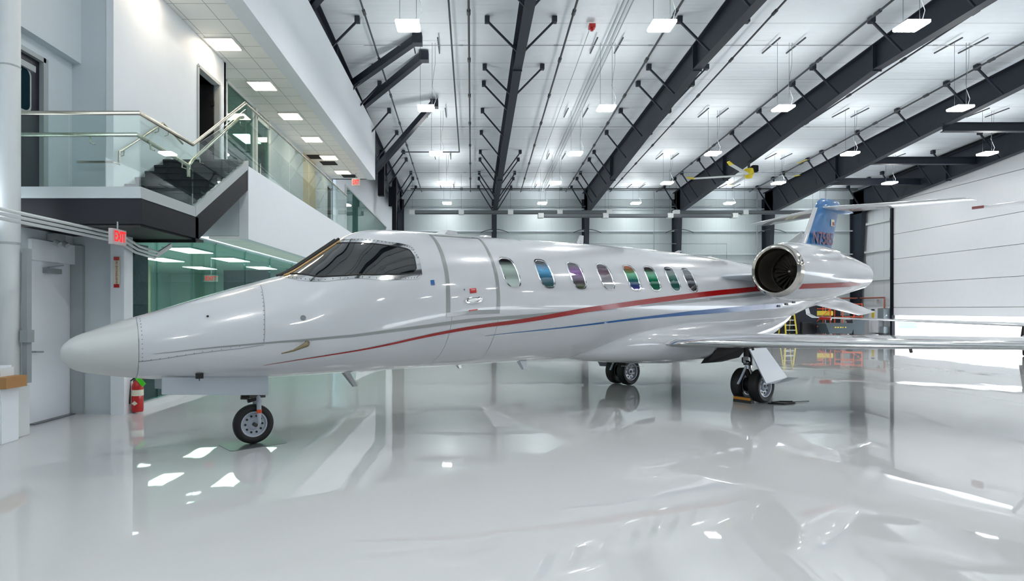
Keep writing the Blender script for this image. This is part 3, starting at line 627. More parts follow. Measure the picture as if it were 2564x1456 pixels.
for i in range(3):
    dz = i*.045; m = MB().tube([(-5.0-.03*i, 3.0, 2.63-dz), (-5.0-.03*i, 8.6, 2.63-dz-.01), (-4.97-.03*i, 9.0, 2.5-dz), (-4.9-.03*i, 9.4, 2.45-dz), (-4.9, 9.8, 2.62-dz*.5)], .02, 8)
    tag(m.build('conduit', M['wpipe'], smooth=True), 'white conduit passing under the stair landing, %s of three' % ('top', 'middle', 'bottom')[i], 'conduit')

# ------------------------------------------------------------------ business jet
T = [(0.000,1.120,1.120,0.000,1.120),(0.006,1.162,1.078,0.045,1.120),(0.030,1.208,1.030,0.098,1.120),(0.100,1.272,0.958,0.170,1.120),(0.250,1.338,0.909,0.250,1.115),(0.500,1.430,0.863,0.360,1.110),(0.750,1.510,0.824,0.442,1.113),(1.000,1.592,0.805,0.510,1.120),(1.300,1.693,0.788,0.580,1.133),(1.600,1.789,0.774,0.640,1.150),(1.900,1.882,0.764,0.694,1.168),(2.200,1.975,0.762,0.740,1.190),(2.450,2.135,0.763,0.772,1.217),(2.700,2.311,0.764,0.800,1.252),(2.950,2.475,0.762,0.824,1.298),(3.200,2.560,0.762,0.841,1.352),(3.500,2.592,0.765,0.855,1.420),(3.900,2.600,0.767,0.870,1.500),(4.300,2.600,0.767,0.875,1.560),(4.800,2.603,0.768,0.875,1.600),(5.500,2.606,0.767,0.875,1.615),(6.200,2.620,0.766,0.875,1.622),(7.000,2.630,0.765,0.875,1.627),(8.000,2.634,0.765,0.875,1.630),(9.000,2.622,0.79,0.874,1.630),(10.000,2.594,0.872,0.870,1.630),(11.000,2.545,0.99,0.840,1.660),(12.000,2.50,1.14,0.760,1.720),(13.000,2.50,1.36,0.620,1.780),(14.000,2.46,1.571,0.440,1.850),(15.000,2.360,1.70,0.250,1.950),(15.600,2.200,1.850,0.120,2.000)]
TS = [t[0] for t in T]
def pch(X, Yv, x):
    n = len(X); h = [X[i+1]-X[i] for i in range(n-1)]; d = [(Yv[i+1]-Yv[i])/h[i] for i in range(n-1)]
    def mm(i):
        if i == 0: return d[0]
        if i == n-1: return d[-1]
        if d[i-1]*d[i] <= 0: return 0
        w1 = 2*h[i]+h[i-1]; w2 = h[i]+2*h[i-1]; return (w1+w2)/(w1/d[i-1]+w2/d[i])
    i = 0
    while i < n-2 and x > X[i+1]: i += 1
    t = (x-X[i])/h[i]
    return (2*t**3-3*t*t+1)*Yv[i]+(t**3-2*t*t+t)*h[i]*mm(i)+(-2*t**3+3*t*t)*Yv[i+1]+(t**3-t*t)*h[i]*mm(i+1)
TC = [[t[k] for t in T] for k in range(5)]
def sec(s): return [pch(TS, TC[k], s) for k in (1, 2, 3, 4)]
def fus(s, th, off=0.):
    def p(s, th):
        zt, zb, w, zc = sec(s); a = math.radians(th); c = math.cos(a)
        return Vector((s, -w*math.sin(a), zc+((zt-zc) if c > 0 else (zc-zb))*c))
    q = p(s, th)
    if off:
        n = (p(s+.01, th)-p(s-.01, th)).cross(p(s, th+.5)-p(s, th-.5)).normalized()
        c = Vector((0, q.y, q.z-sec(s)[3])); n = n if n.dot(c) > 0 else -n
        q = q+n*off
    return q
def th_of(s, z):
    zt, zb, w, zc = sec(s); c = (z-zc)/((zt-zc) if z > zc else (zc-zb)); return math.degrees(math.acos(max(-1, min(1, c))))
def ribbon(pts, hw, off=.004, n=60, mirror=False):
    """pts (s,theta); hw half width list; a painted line following the skin"""
    S = [p[0] for p in pts]; out = MB(); rows = []
    hws = hw if isinstance(hw, list) else [hw]*len(pts)
    mono = all(b > a for a, b in zip(S, S[1:]))
    U = S if mono else list(range(len(pts)))
    for i in range(n+1):
        u = U[0]+(U[-1]-U[0])*i/n
        s = u if mono else pch(U, S, u); th = pch(U, [p[1] for p in pts], u); w = pch(U, hws, u)
        e = (U[-1]-U[0])*1e-3; u2 = u+e if u+e <= U[-1] else u-e
        s2 = u2 if mono else pch(U, S, u2); t2 = pch(U, [p[1] for p in pts], u2)
        p = fus(s, th, off); q = fus(s2, t2, off); d = (q-p).normalized()*(1 if u2 > u else -1)
        nn = (fus(s, th, off+.05)-p).normalized(); sd = d.cross(nn)
        rows.append([p-sd*w, p+nn*.0, p+sd*w])
    return out.grid(rows)

A = math.radians(34.1)
jet = tag(empty('business_jet', (-4.03, 5.88, 0), A), 'white business jet with red, grey and blue stripes and a blue fin', 'airplane')
def J(mb, name, m, parent=None, **k): return mb.build(name, M[m], parent or jet, **k)
NT = 72
ss = [.03*(i/8)**2.5 for i in range(1, 9)]+[.03+.05*i for i in range(1, 80)]+[4.05+.12*i for i in range(97)]
ss = [s for s in ss if s < 15.6]+[15.6]
cut = .645
def ring(s): return [fus(s, 360*k/NT) for k in range(NT)]
J(MB().loft([[Vector((0, 0, 1.12))+ (p-Vector((p.x,0,1.12)))*0.02 for p in ring(.0005)]]+[ring(s) for s in ss if s < cut]+[ring(cut)], cap=False), 'nose_cone', 'radome', smooth=True)
fuse = J(MB().loft([ring(cut)]+[ring(s) for s in ss if s > cut+.02], cap=True), 'fuselage', 'jet', smooth=True)
# seams
def seam(pts, name='panel_seam', w=.0025): return J(ribbon(pts, w, .003, 24), name, 'seam')
seam([(cut, 8), (cut, 60), (cut, 120), (cut, 172)]); seam([(1.86, 20), (1.81, 60), (1.78, 87)]); seam([(cut, 106), (1.2, 93), (1.78, 88.5)])
seam([(4.0, 94), (3.99, 120), (3.97, 150)]); seam([(4.72, 99), (4.72, 125), (4.74, 150)]); seam([(3.97, 150), (4.3, 151), (4.74, 150)])
def rivets(pts, n):
    m = MB()
    for i in range(n):
        u = i/(n-1)*(len(pts)-1); k = min(int(u), len(pts)-2); f = u-k
        s = pts[k][0]*(1-f)+pts[k+1][0]*f; t = pts[k][1]*(1-f)+pts[k+1][1]*f
        p = fus(s, t, .002); q = fus(s, t, .0045); m.tube([p, q], .005, 8)
    return m
J(rivets([(.675, 24), (.675, 104)], 12), 'rivet_row', 'seam'); J(rivets([(.75, 102), (1.2, 91), (1.72, 86.5)], 13), 'rivet_row', 'seam'); J(rivets([(1.83, 34), (1.775, 84)], 12), 'rivet_row', 'seam')
# stripes
J(ribbon([(1.802,121.35),(2.163,115.35),(2.593,112),(3.314,110),(4.758,106.3),(6.567,93.4),(8.436,82.9),(10.77,71.7),(11.6,69)], [.002,.005,.008,.014,.026,.036,.042,.046,.046], .005), 'red_stripe', 'red', smooth=True)
J(ribbon([(.77,90.6),(1.246,87),(1.776,87),(2.528,89),(3.829,99.3),(4.739,101),(5.782,98),(7.444,91.1),(8.968,85.6),(10.718,79.1),(12.5,75)], [.002,.006,.009,.014,.02,.022,.022,.022,.024,.026,.026], .0035), 'grey_stripe', 'greystripe', smooth=True)
J(ribbon([(4.574,117.6),(5.836,112.7),(7.477,104.5),(8.978,98.7),(10.839,94.8),(11.8,97)], [.002,.009,.018,.036,.05,.05], .004), 'blue_stripe', 'bluestripe', smooth=True)
# door outline
do = J(ribbon([(4.02,20.9),(4.0,45),(3.975,67),(3.955,80),(3.945,92)], [.02,.024,.026,.028,.028], .004, 30), 'cabin_door_outline', 'greystripe', smooth=True)
J(ribbon([(4.79,21.5),(4.745,47),(4.735,63),(4.72,79),(4.71,95.5)], [.014,.02,.024,.026,.026], .004, 30), 'cabin_door_outline', 'greystripe', smooth=True)
J(ribbon([(3.92,91.5),(4.3,93.3),(4.735,95)], .026, .0045, 14), 'cabin_door_outline', 'greystripe', smooth=True)
J(ribbon([(4.0,20.6),(4.4,20.2),(4.79,20.4)], .02, .0045, 14), 'cabin_door_outline', 'greystripe', smooth=True)
# windshield: frame and pane as patches on the skin
def patch(bot, top, n, rows_, off, mirror=False):
    R = []
    def samp(P, u):
        x = u*(len(P)-1); U = list(range(len(P))); return pch(U, [p[0] for p in P], x), pch(U, [p[1] for p in P], x)
    for j in range(rows_+1):
        v = j/rows_; r = []
        for i in range(n+1):
            a = samp(bot, i/n); b = samp(top, i/n); s = a[0]*(1-v)+b[0]*v; t = a[1]*(1-v)+b[1]*v
            p = fus(s, t, off); r.append(Vector((p.x, -p.y, p.z)) if mirror else p)
        R.append(r)
    return MB().grid(R)
fb = [(2.12,14),(2.26,32),(2.443,44.5),(2.8,55),(3.1,61.8),(3.4,64.6),(3.57,65.2),(3.64,62.5)]
ft = [(2.88,10),(2.92,16),(2.99,21),(3.15,28),(3.33,33),(3.5,36.2),(3.62,39.5),(3.655,50)]
pb = [(2.22,13),(2.34,29),(2.43,38),(2.66,48.2),(3.09,58.4),(3.4,60.9),(3.52,61),(3.575,58)]
pt = [(2.79,12),(2.83,17),(2.9,23.6),(3.1,32.6),(3.3,37.4),(3.46,40.3),(3.555,43),(3.59,49)]
for mir in (False, True):
    f_ = J(patch(fb, ft, 60, 24, .004, mir), 'windshield_frame', 'chrome', smooth=True, label='polished metal windshield frame with rivets')
    w_ = J(patch(pb, pt, 60, 24, .009, mir), 'windshield_pane', 'darkglass', smooth=True)
    e_ = MB()
    def edge(P, r=.008, off=.009):
        U = list(range(len(P))); q = []
        for i in range(41):
            x = i/40*(len(P)-1); p = fus(pch(U, [a[0] for a in P], x), pch(U, [a[1] for a in P], x), off)
            q.append(Vector((p.x, -p.y, p.z)) if mir else p)
        return q
    e_.tube(edge(pb), .007, 8); e_.tube(edge(pt), .007, 8); e_.tube(edge([pb[-1], pt[-1]]), .007, 8)
    J(e_, 'windshield_seal', 'black', smooth=True)
    for (a, b, mm, r) in (((2.15, 11.5), (2.83, 11), 'gold', .014), ((2.13, 5.5), (2.86, 4.5), 'black', .02)):
        q = []
        for i in range(13):
            p = fus(a[0]+(b[0]-a[0])*i/12, a[1]+(b[1]-a[1])*i/12, .008); q.append(Vector((p.x, -p.y, p.z)) if mir else p)
        J(MB().tube(q, r, 8), 'windshield_post', mm, smooth=True)
q = MB()
for i in range(30):
    u = i/29; k = 7*u; ii = min(int(k), 6); f = k-ii
    for P, w in ((fb, .22), (ft, .25)):
        Q = pb if P is fb else pt
        s = P[ii][0]*(1-f)+P[ii+1][0]*f; t = P[ii][1]*(1-f)+P[ii+1][1]*f; s2 = Q[ii][0]*(1-f)+Q[ii+1][0]*f; t2 = Q[ii][1]*(1-f)+Q[ii+1][1]*f
        p = fus(s+(s2-s)*w, t+(t2-t)*w, .004); p2 = fus(s+(s2-s)*w, t+(t2-t)*w, .008); q.tube([p, p2], .005, 6)
J(q, 'windshield_rivets', 'darkmetal')
# cabin windows
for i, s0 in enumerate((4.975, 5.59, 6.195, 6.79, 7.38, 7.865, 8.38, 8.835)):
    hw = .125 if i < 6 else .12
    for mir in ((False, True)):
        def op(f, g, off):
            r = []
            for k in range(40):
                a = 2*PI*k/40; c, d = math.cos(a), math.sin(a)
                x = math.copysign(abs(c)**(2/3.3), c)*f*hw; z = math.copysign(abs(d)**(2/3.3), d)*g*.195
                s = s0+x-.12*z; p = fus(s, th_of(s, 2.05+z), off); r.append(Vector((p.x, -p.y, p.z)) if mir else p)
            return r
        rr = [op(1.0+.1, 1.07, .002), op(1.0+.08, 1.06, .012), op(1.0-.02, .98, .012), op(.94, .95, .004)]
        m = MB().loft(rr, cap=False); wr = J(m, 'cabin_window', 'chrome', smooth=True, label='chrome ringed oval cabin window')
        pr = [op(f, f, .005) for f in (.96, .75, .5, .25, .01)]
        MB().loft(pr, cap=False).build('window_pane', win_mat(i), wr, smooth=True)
# door hardware
def decal(s0, z0, w, h, m, name, off=.005, shape=None):
    n = 10; return J(MB().grid([[fus(s0-w/2+w*i/n, th_of(s0, z0-h/2+h*j/4), off) for i in range(n+1)] for j in range(5)]), name, m, smooth=True, solid=.002)
zz = lambda s, t: fus(s, t).z
decal(4.327, 1.79, .10, .06, 'brightred', 'door_placard'); decal(4.327, 1.80, .06, .007, 'paper', 'placard_print', .0085)
decal(4.317, 1.545, .13, .014, 'brightred', 'door_placard')
hdl = MB(); 
hr = []
for f, off in ((1, .004), (1, .014), (.75, .016), (.6, .006), (.02, .006)):
    hr.append([fus(4.325+math.cos(a)*.135*f, th_of(4.325, 1.672+math.sin(a)*.042*f), off) for a in [2*PI*k/32 for k in range(32)]])
J(MB().loft(hr, cap=False), 'door_handle', 'chrome', smooth=True)
J(MB().tube([fus(4.325-.1, th_of(4.3, 1.672), .02), fus(4.325+.1, th_of(4.3, 1.672), .02)], .013, 10), 'handle_lever', 'chrome', smooth=True)
decal(3.76, sec(3.76)[3]+(sec(3.76)[0]-sec(3.76)[3])*math.cos(math.radians(68.8)), .05, .06, 'bluestripe', 'position_light')
for s, t, r, mm, nm in ((2.193, 69.7, .03, 'greymetal', 'static_port'), (1.269, 50.8, .012, 'black', 'vent_hole'), (4.2, 76, .01, 'greymetal', 'static_port')):
    J(MB().tube([fus(s, t, 0), fus(s, t, .006)], r, 20), nm, mm)
pp = [fus(2.22, 91, 0), fus(2.2, 91.5, .07), fus(2.12, 94, .1), fus(2.06, 96, .11), fus(1.94, 98, .11)]
pm = MB().tube(pp, [.03, .028, .018, .011, .006], 12); J(pm, 'pitot_probe', 'brass', smooth=True)
p = fus(1.2, 137, 0); J(MB().box(p.x-.035, p.y-.03, p.z-.05, p.x+.035, p.y+.02, p.z+.0).tube([(p.x, p.y, p.z-.05), (p.x, p.y, p.z-.075)], .005, 6), 'angle_sensor', 'black')
# antennas
def blade(s0, th, ln, h, tw, sweep, m='jet', name='antenna'):
    b0 = fus(s0, th, -.01); up = (fus(s0, th, .1)-fus(s0, th, 0)).normalized(); t = up.cross(Vector((1, 0, 0)))*tw/2
    base = [b0+Vector((0,0,0)), b0+Vector((ln*.3,0,0))+t, b0+Vector((ln,0,0)), b0+Vector((ln*.3,0,0))-t]
    tp = [q*1+up*h+Vector((sweep, 0, 0)) for q in base]; ctr = sum(tp, Vector())/4; tp = [ctr+(q-ctr)*.6 for q in tp]
    return J(MB().loft([base, tp]), name, m)
blade(4.25, 0, .42, .07, .18, .06); blade(4.95, 0, .3, .04, .14, .05); blade(6.95, 0, .16, .15, .04, .05); blade(9.4, 0, .2, .06, .03, .15); blade(10.4, 0, .2, .05, .03, .1)
blade(2.9, 180, .12, .2, .03, .14, 'greystripe'); blade(5.7, 180, .2, .14, .03, .08, 'jetgrey'); blade(4.6, 180, .1, .06, .03, .04)
# belly fairing
def sup(s, w, zt, zb, n=40, e=2.6):
    r = []
    for k in range(n):
        a = 2*PI*k/n; c, d = math.cos(a), math.sin(a)
        r.append(Vector((s, math.copysign(abs(c)**(2/e), c)*w, (zt+zb)/2+math.copysign(abs(d)**(2/e), d)*(zt-zb)/2)))
    return r
BF = [(6.5, .3, 1.0, .80), (6.9, .58, 1.15, .735), (7.4, .80, 1.3, .68), (8.0, .93, 1.38, .635), (8.8, .99, 1.42, .60), (9.6, .99, 1.45, .60), (10.3, .95, 1.45, .66), (11.0, .86, 1.48, .80), (11.8, .70, 1.50, .99), (12.6, .48, 1.55, 1.22), (13.1, .3, 1.6, 1.38)]
fr_ = []
for i in range(60):
    s = 6.5+6.6*i/59; X_ = [b[0] for b in BF]; fr_.append(sup(s, *[pch(X_, [b[k] for b in BF], s) for k in (1, 2, 3)]))
J(MB().loft(fr_), 'belly_fairing', 'jet', smooth=True)
for sg_ in (-1, 1):
    J(MB().prism([(9.30, sg_*.86, .84), (9.32, sg_*.66, .60), (9.75, sg_*.68, .60), (9.98, sg_*.86, .68), (10.08, sg_*.97, .88)], (0, sg_*.12, .02)), 'wheel_well', 'black')
J(MB().add([(7.55, -.42, .63), (7.85, -.3, .60), (8.1, -.42, .598), (7.85, -.55, .62)], [(0, 1, 2, 3)]), 'belly_beacon', 'greystripe', solid=.01)
# wings
def airfoil(le, te, t, n=14):
    """closed section between leading and trailing point, thickness t in z"""
    le, te = Vector(le), Vector(te); c = te-le; P = []
    def th(x): return t/.2*(.2969*math.sqrt(x)-.126*x-.3516*x*x+.2843*x**3-.1036*x**4)*.5*2
    xs = [(1-math.cos(PI*i/n))/2 for i in range(n+1)]
    for x in reversed(xs): P.append(le+c*x+Vector((0, 0, th(x)*.55)))
    for x in xs[1:-1]: P.append(le+c*x-Vector((0, 0, th(x)*.45)))
    return P
def wing(sg, mat_='jet'):
    rt = airfoil((7.78, 0, .98), (11.25, 0, 1.06), .42); rr2 = airfoil((8.02, sg*1.0, 1.0), (11.2, sg*1.0, 1.08), .40)
    md = airfoil((8.95, sg*4.2, 1.09), (10.95, sg*4.2, 1.16), .27); tp = airfoil((9.75, sg*7.0, 1.17), (10.9, sg*7.0, 1.21), .15)
    w = J(MB().loft([rt, rr2, md, tp]), 'wing', mat_, smooth=True)
    le = MB()
    def lep(l, t): return [q+Vector((-.006, 0, 0)) for q in airfoil(l, t, .0)][:1]
    secs = []
    for (l, te, t) in (((8.02, sg*1.0, 1.0), (11.2, sg*1.0, 1.08), .40), ((8.95, sg*4.2, 1.09), (10.95, sg*4.2, 1.16), .27), ((9.75, sg*7.0, 1.17), (10.9, sg*7.0, 1.21), .15)):
        P = airfoil(l, te, t); n = 14
        front = [q for q in P if (q.x-l[0]) < (te[0]-l[0])*.09]
        ctr = Vector(l)+Vector(((te[0]-l[0])*.05, 0, 0)); secs.append([ctr+(q-ctr)*1.04+Vector((-.004, 0, 0)) for q in front])
    k = min(len(a) for a in secs); secs = [a[:k] for a in secs]
    MB().grid(secs).build('leading_edge', M['chrome'], w, smooth=True, label='polished metal leading edge')
    MB().loft([airfoil((9.75, sg*7.0, 1.17), (10.9, sg*7.0, 1.21), .15), airfoil((10.1, sg*7.18, 1.3), (11.0, sg*7.18, 1.32), .08), airfoil((10.7, sg*7.35, 1.95), (11.3, sg*7.35, 1.97), .04)]).build('winglet', M[mat_], w, smooth=True)
    for y, s in ((2.7, 11.0), (4.6, 10.85), (6.2, 10.85)):
        MB().prism([(s-.5, sg*y-.03, 1.0+.025*y), (s, sg*y-.03, .93+.025*y), (s+.25, sg*y-.03, 1.02+.025*y), (s+.1, sg*y-.03, 1.08+.025*y)], (0, .06, 0)).build('flap_fairing', M['jetgrey'], w)
    for y, s in ((2.1, 8.5), (3.9, 9.1), (5.2, 9.5)):
        MB().tube([(s, sg*y, .95+.025*y), (s+.03, sg*y, .9+.025*y)], .02, 8).build('wing_drain', M['darkmetal'], w)
wing(-1); wing(1)
# fin, bullet, stabilizers, strakes
def finsec(z, a, b, t): 
    n = 10; P = []
    for i in range(n+1): x = (1-math.cos(PI*i/n))/2; P.append(Vector((b+(a-b)*x, t*math.sin(PI*(1-x)**1.0)**.8/2, z)))
    for i in range(1, n): x = (1-math.cos(PI*i/n))/2; P.append(Vector((a+(b-a)*x, -t*math.sin(PI*x)**.8/2, z)))
    return P
J(MB().loft([finsec(2.3, 13.55, 15.15, .16), finsec(2.9, 13.98, 15.38, .15), finsec(3.9, 14.62, 15.78, .13), finsec(4.12, 14.78, 15.9, .16), finsec(4.2, 14.95, 15.8, .1)]), 'fin', 'finblue', smooth=True)
J(MB().loft([finsec(2.3, 13.5, 13.75, .11), finsec(2.9, 13.93, 14.14, .10), finsec(3.95, 14.6, 14.76, .08)]), 'fin_leading_edge', 'jet', smooth=True)
J(MB().loft([finsec(2.35, 12.4, 14.0, .1), finsec(2.75, 13.0, 14.0, .09), finsec(3.05, 13.5, 14.05, .07), finsec(3.3, 13.93, 14.2, .04)]), 'dorsal_fin', 'jetgrey', smooth=True)
J(MB().prism([(12.95, -.056, 2.82), (13.2, -.056, 2.98), (13.45, -.052, 3.1), (14.02, -.035, 3.36), (13.95, -.045, 3.18), (13.6, -.054, 3.0), (13.15, -.057, 2.82)], (0, -.006, 0)), 'dorsal_stripe', 'greystripe')
J(MB().lathe([(0, 0), (.1, .05), (.4, .1), (.9, .11), (1.4, .07), (1.75, 0)], (14.85, 0, 4.0), (1, 0, 0), 20), 'tail_bullet', 'finblue', smooth=True)
text('N7585', .40, 'registration_letters', mat('registration_grey_red', (120, 84, 104), .4), jet, (14.86, -.088, 3.22), (PI/2, 0, 0), .004, sx=.86, bold=.006)
J(MB().box(15.28, -.075, 3.56, 15.44, -.068, 3.72), 'flag_mark', 'paper'); J(MB().box(15.33, -.079, 3.58, 15.43, -.0745, 3.66), 'flag_stripe', 'red')
for sg_ in (-1, 1):
    st_ = J(MB().loft([airfoil((14.9, 0, 3.98), (16.15, 0, 3.98), .15), airfoil((16.02, sg_*2.4, 3.96), (16.72, sg_*2.4, 3.96), .07), airfoil((16.2, sg_*2.46, 3.96), (16.74, sg_*2.46, 3.96), .03)]), 'stabilizer', 'jet', smooth=True)
    MB().bar((15.86, sg_*.12, 4.018), (16.5, sg_*2.35, 3.984), .008, .004).build('elevator_hinge_line', M['seam'], st_)
    J(MB().loft([airfoil((13.7, sg_*.2, 1.72), (15.3, sg_*.2, 1.85), .06), airfoil((14.62, sg_*.95, 1.42), (15.45, sg_*.95, 1.5), .03)]), 'ventral_strake', 'jet', smooth=True)
J(MB().loft([sup(15.3, .2, 2.6, 2.2, 20, 2), sup(16.2, .12, 2.62, 2.42, 20, 2), sup(17.0, .02, 2.56, 2.52, 20, 2)]), 'tail_cone_tip', 'jet', smooth=True)
# engines
def engine(sg):
    yc, zc = sg*1.42, 2.24; s0 = 10.32; n = 56
    e = J(MB().lathe([(.12, .47), (.3, .505), (.7, .53), (1.2, .53), (1.7, .495), (2.2, .43), (2.7, .35), (3.1, .285), (3.2, .27), (3.18, .25), (2.9, .25)], (s0, yc, zc), (1, 0, 0), n), 'engine_nacelle', 'jet', smooth=True)
    MB().lathe([(.13, .472), (.06, .452), (.02, .425), (0, .405), (.015, .385), (.06, .368), (.12, .36)], (s0, yc, zc), (1, 0, 0), n).build('inlet_lip', M['lip'], e, smooth=True)
    MB().lathe([(.115, .361), (.3, .36), (.62, .37)], (s0, yc, zc), (1, 0, 0), n).build('inlet_duct', M['duct'], e, smooth=True)
    MB().lathe([(.60, .37), (.60, .355), (.62, .35), (.62, .37)], (s0, yc, zc), (1, 0, 0), n).build('duct_ring', M['darkmetal'], e, smooth=True)
    MB().lathe([(.78, .37), (.78, 0)], (s0, yc, zc), (1, 0, 0), n).build('fan_backplate', M['black'], e)
    MB().lathe([(.48, 0), (.52, .035), (.6, .075), (.72, .12)], (s0, yc, zc), (1, 0, 0), 32).build('spinner', M['duct'], e, smooth=True)
    f = MB()
    for k in range(24):
        a = 2*PI*k/24; r = Vector((0, math.cos(a), math.sin(a))); t = Vector((0, -math.sin(a), math.cos(a))); c = Vector((s0+.66, yc, zc))
        f.add([c+r*.1+t*.0, c+r*.36+t*.0, c+r*.36+t*.075+Vector((.07,0,0)), c+r*.1+t*.02+Vector((.07,0,0))], [(0, 1, 2, 3)])
    f.build('fan_blades', M['duct'], e, solid=.004)
    MB().lathe([(2.9, .24), (3.0, .0)], (s0, yc, zc), (1, 0, 0), 30).build('exhaust', M['darkmetal'], e)
    # stripe band on the outer side
    R = []
    for i in range(31):
        x = .16+2.3*i/30; rad = pch([.12, .3, .7, 1.2, 1.7, 2.2, 2.7], [.47, .505, .53, .53, .495, .43, .35], x)+.004
        zc_ = -.30+.10*(x/2.4); hw_ = .042*(1-max(0, (x-1.9)/.6)*.9); row = []
        for zq in (zc_-hw_, zc_, zc_+hw_):
            zq = max(-rad*.98, min(rad*.98, zq)); row.append(Vector((s0+x, yc+sg*math.sqrt(rad*rad-zq*zq), zc+zq)))
        R.append(row)
    MB().grid(R).build('nacelle_stripe', M['red'], e, smooth=True)
    J(MB().loft([airfoil((9.75, sg*.78, 2.14), (13.0, sg*.5, 2.14), .26), airfoil((10.45, sg*1.02, 2.18), (12.8, sg*1.02, 2.18), .2)]), 'engine_pylon', 'jetgrey', smooth=True)
engine(-1); engine(1)
for s, z in ((11.6, 1.62), (11.95, 1.66), (12.3, 1.7)):
    t = th_of(s, z); J(MB().box(-.05, -.01, -.02, .05, .01, .02), 'vent_scoop', 'darkmetal').location = fus(s, t, .01)
# landing gear
def wheel(parent, c, r, w, side=-1, holes=10):
    c = Vector(c); ax = (0, side, 0); h = w/2
    t = MB().lathe([(-h*.8, r*.62), (-h, r*.72), (-h, r*.86), (-h*.7, r*.97), (0, r), (h*.7, r*.97), (h, r*.86), (h, r*.72), (h*.8, r*.62)], c, ax, 44).build('tire', M['rubber'], parent, smooth=True)
    rim = MB().lathe([(h*.78, r*.66), (h*.9, r*.64), (h*.86, r*.58), (h*.5, r*.52), (h*.45, r*.3), (h*.7, r*.22), (h*.75, 0)], c, ax, 44)
    rim.lathe([(-h*.78, r*.66), (-h*.9, r*.64), (-h*.86, r*.58), (-h*.3, r*.5), (-h*.3, 0)], c, ax, 32).build('rim', M['rim'], parent, smooth=True)
    for k in range(holes):
        a = 2*PI*k/holes; p = c+Vector((math.cos(a)*r*.42, side*h*.475, math.sin(a)*r*.42)); MB().tube([p, p+Vector((0, side*.012, 0))], r*.055, 8).build('wheel_bolt', M['black'], parent)
    MB().tube([c+Vector((0, side*h*.75, 0)), c+Vector((0, side*(h*.75+.01), 0))], r*.1, 12).build('hub_cap', M['black'], parent)
ng = empty('nose_gear', (1.84, 0, .0)); ng.parent = jet
wheel(ng, (0, 0, .228), .228, .11)
MB().tube([(.04, -.10, .24), (.04, -.1, .34), (.04, -.09, .5), (.04, -.03, .56)], [.022, .026, .028, .03], 12).build('fork', M['rim'], ng, smooth=True)
MB().tube([(.04, .10, .24), (.04, .09, .5), (.04, .03, .56)], .024, 12).build('fork', M['rim'], ng, smooth=True)
MB().tube([(.04, 0, .54), (.04, 0, .8)], .045, 16).build('strut', M['chrome'], ng, smooth=True)
MB().tube([(0, -.12, .228), (0, .12, .228)], .022, 12).build('axle', M['darkmetal'], ng)
MB().tube([(.04, -.112, .36), (.04, -.105, .40)], .029, 12).build('orange_band', M['orange'], ng)
MB().box(-.06, -.07, .53, .12, .07, .57).tube([(-.06, -.05, .54), (-.15, -.05, .55)], .025, 8).tube([(.02, -.06, .52), (-.08, -.07, .5)], .02, 8).build('steering_unit', M['darkmetal'], ng)
MB().prism([(.86, -.29, .68), (1.93, -.29, .59), (1.93, -.29, .80), (.86, -.29, .86)], (0, .02, 0)).build('nose_gear_door', M['jetgrey'], jet, bevel=.004)
MB().prism([(.86, .27, .68), (1.93, .27, .59), (1.93, .27, .80), (.86, .27, .86)], (0, .02, 0)).build('nose_gear_door', M['jetgrey'], jet, bevel=.004)
for sg_ in (-1, 1):
    mg = empty('main_gear', (9.65, sg_*1.42, 0)); mg.parent = jet
    for d in (-.155, .155): wheel(mg, (0, d, .28), .28, .19, -1 if d < 0 else 1, 9)
    MB().tube([(0, -.2, .28), (0, .2, .28)], .04, 14).build('axle', M['darkmetal'], mg)
    MB().tube([(-.12, 0, .56), (-.1, 0, 1.02)], .055, 16).build('strut', M['chrome'], mg, smooth=True)
    MB().tube([(-.12, 0, .62), (-.11, 0, .92)], .075, 16).build('shock_body', M['darkmetal'], mg, smooth=True)
    MB().tube([(-.16, .02, .56), (-.08, .0, .42), (0, 0, .28)], [.05, .045, .05], 12).build('trailing_arm', M['darkmetal'], mg, smooth=True)
    MB().tube([(-.22, -.02, .74), (-.25, -.04, .68)], .065, 18).build('landing_light', M['chrome'], mg)
    MB().tube([(-.26, .1, .3), (-.24, .05, .42), (-.18, .0, .6)], .02, 8).build('brake_hose', M['rim'], mg)
    MB().lathe([(-.1, .12), (.1, .12)], (0, 0, .28), (0, 1, 0), 24).build('brake_unit', M['darkmetal'], mg)
    MB().tube([(-.05, 0, .95), (-.3, -sg_*.5, .86)], .03, 10).build('side_brace', M['darkmetal'], mg)
    y_ = sg_*.34
    MB().prism([(-.68, y_*1.0, .93), (-.2, y_*1.0, .93), (.38, y_*1.1, .42), (.1, y_*1.1, .33), (-.26, y_*1.1, .36)], (0, .02*sg_, 0)).build('gear_door', M['jetgrey'], mg)
    MB().prism([(-.0, y_*1.12, .34), (.38, y_*1.12, .42), (.62, y_*1.3, .40), (.4, y_*1.25, .36)], (0, .015*sg_, 0)).build('gear_door_lip', M['jetgrey'], mg)

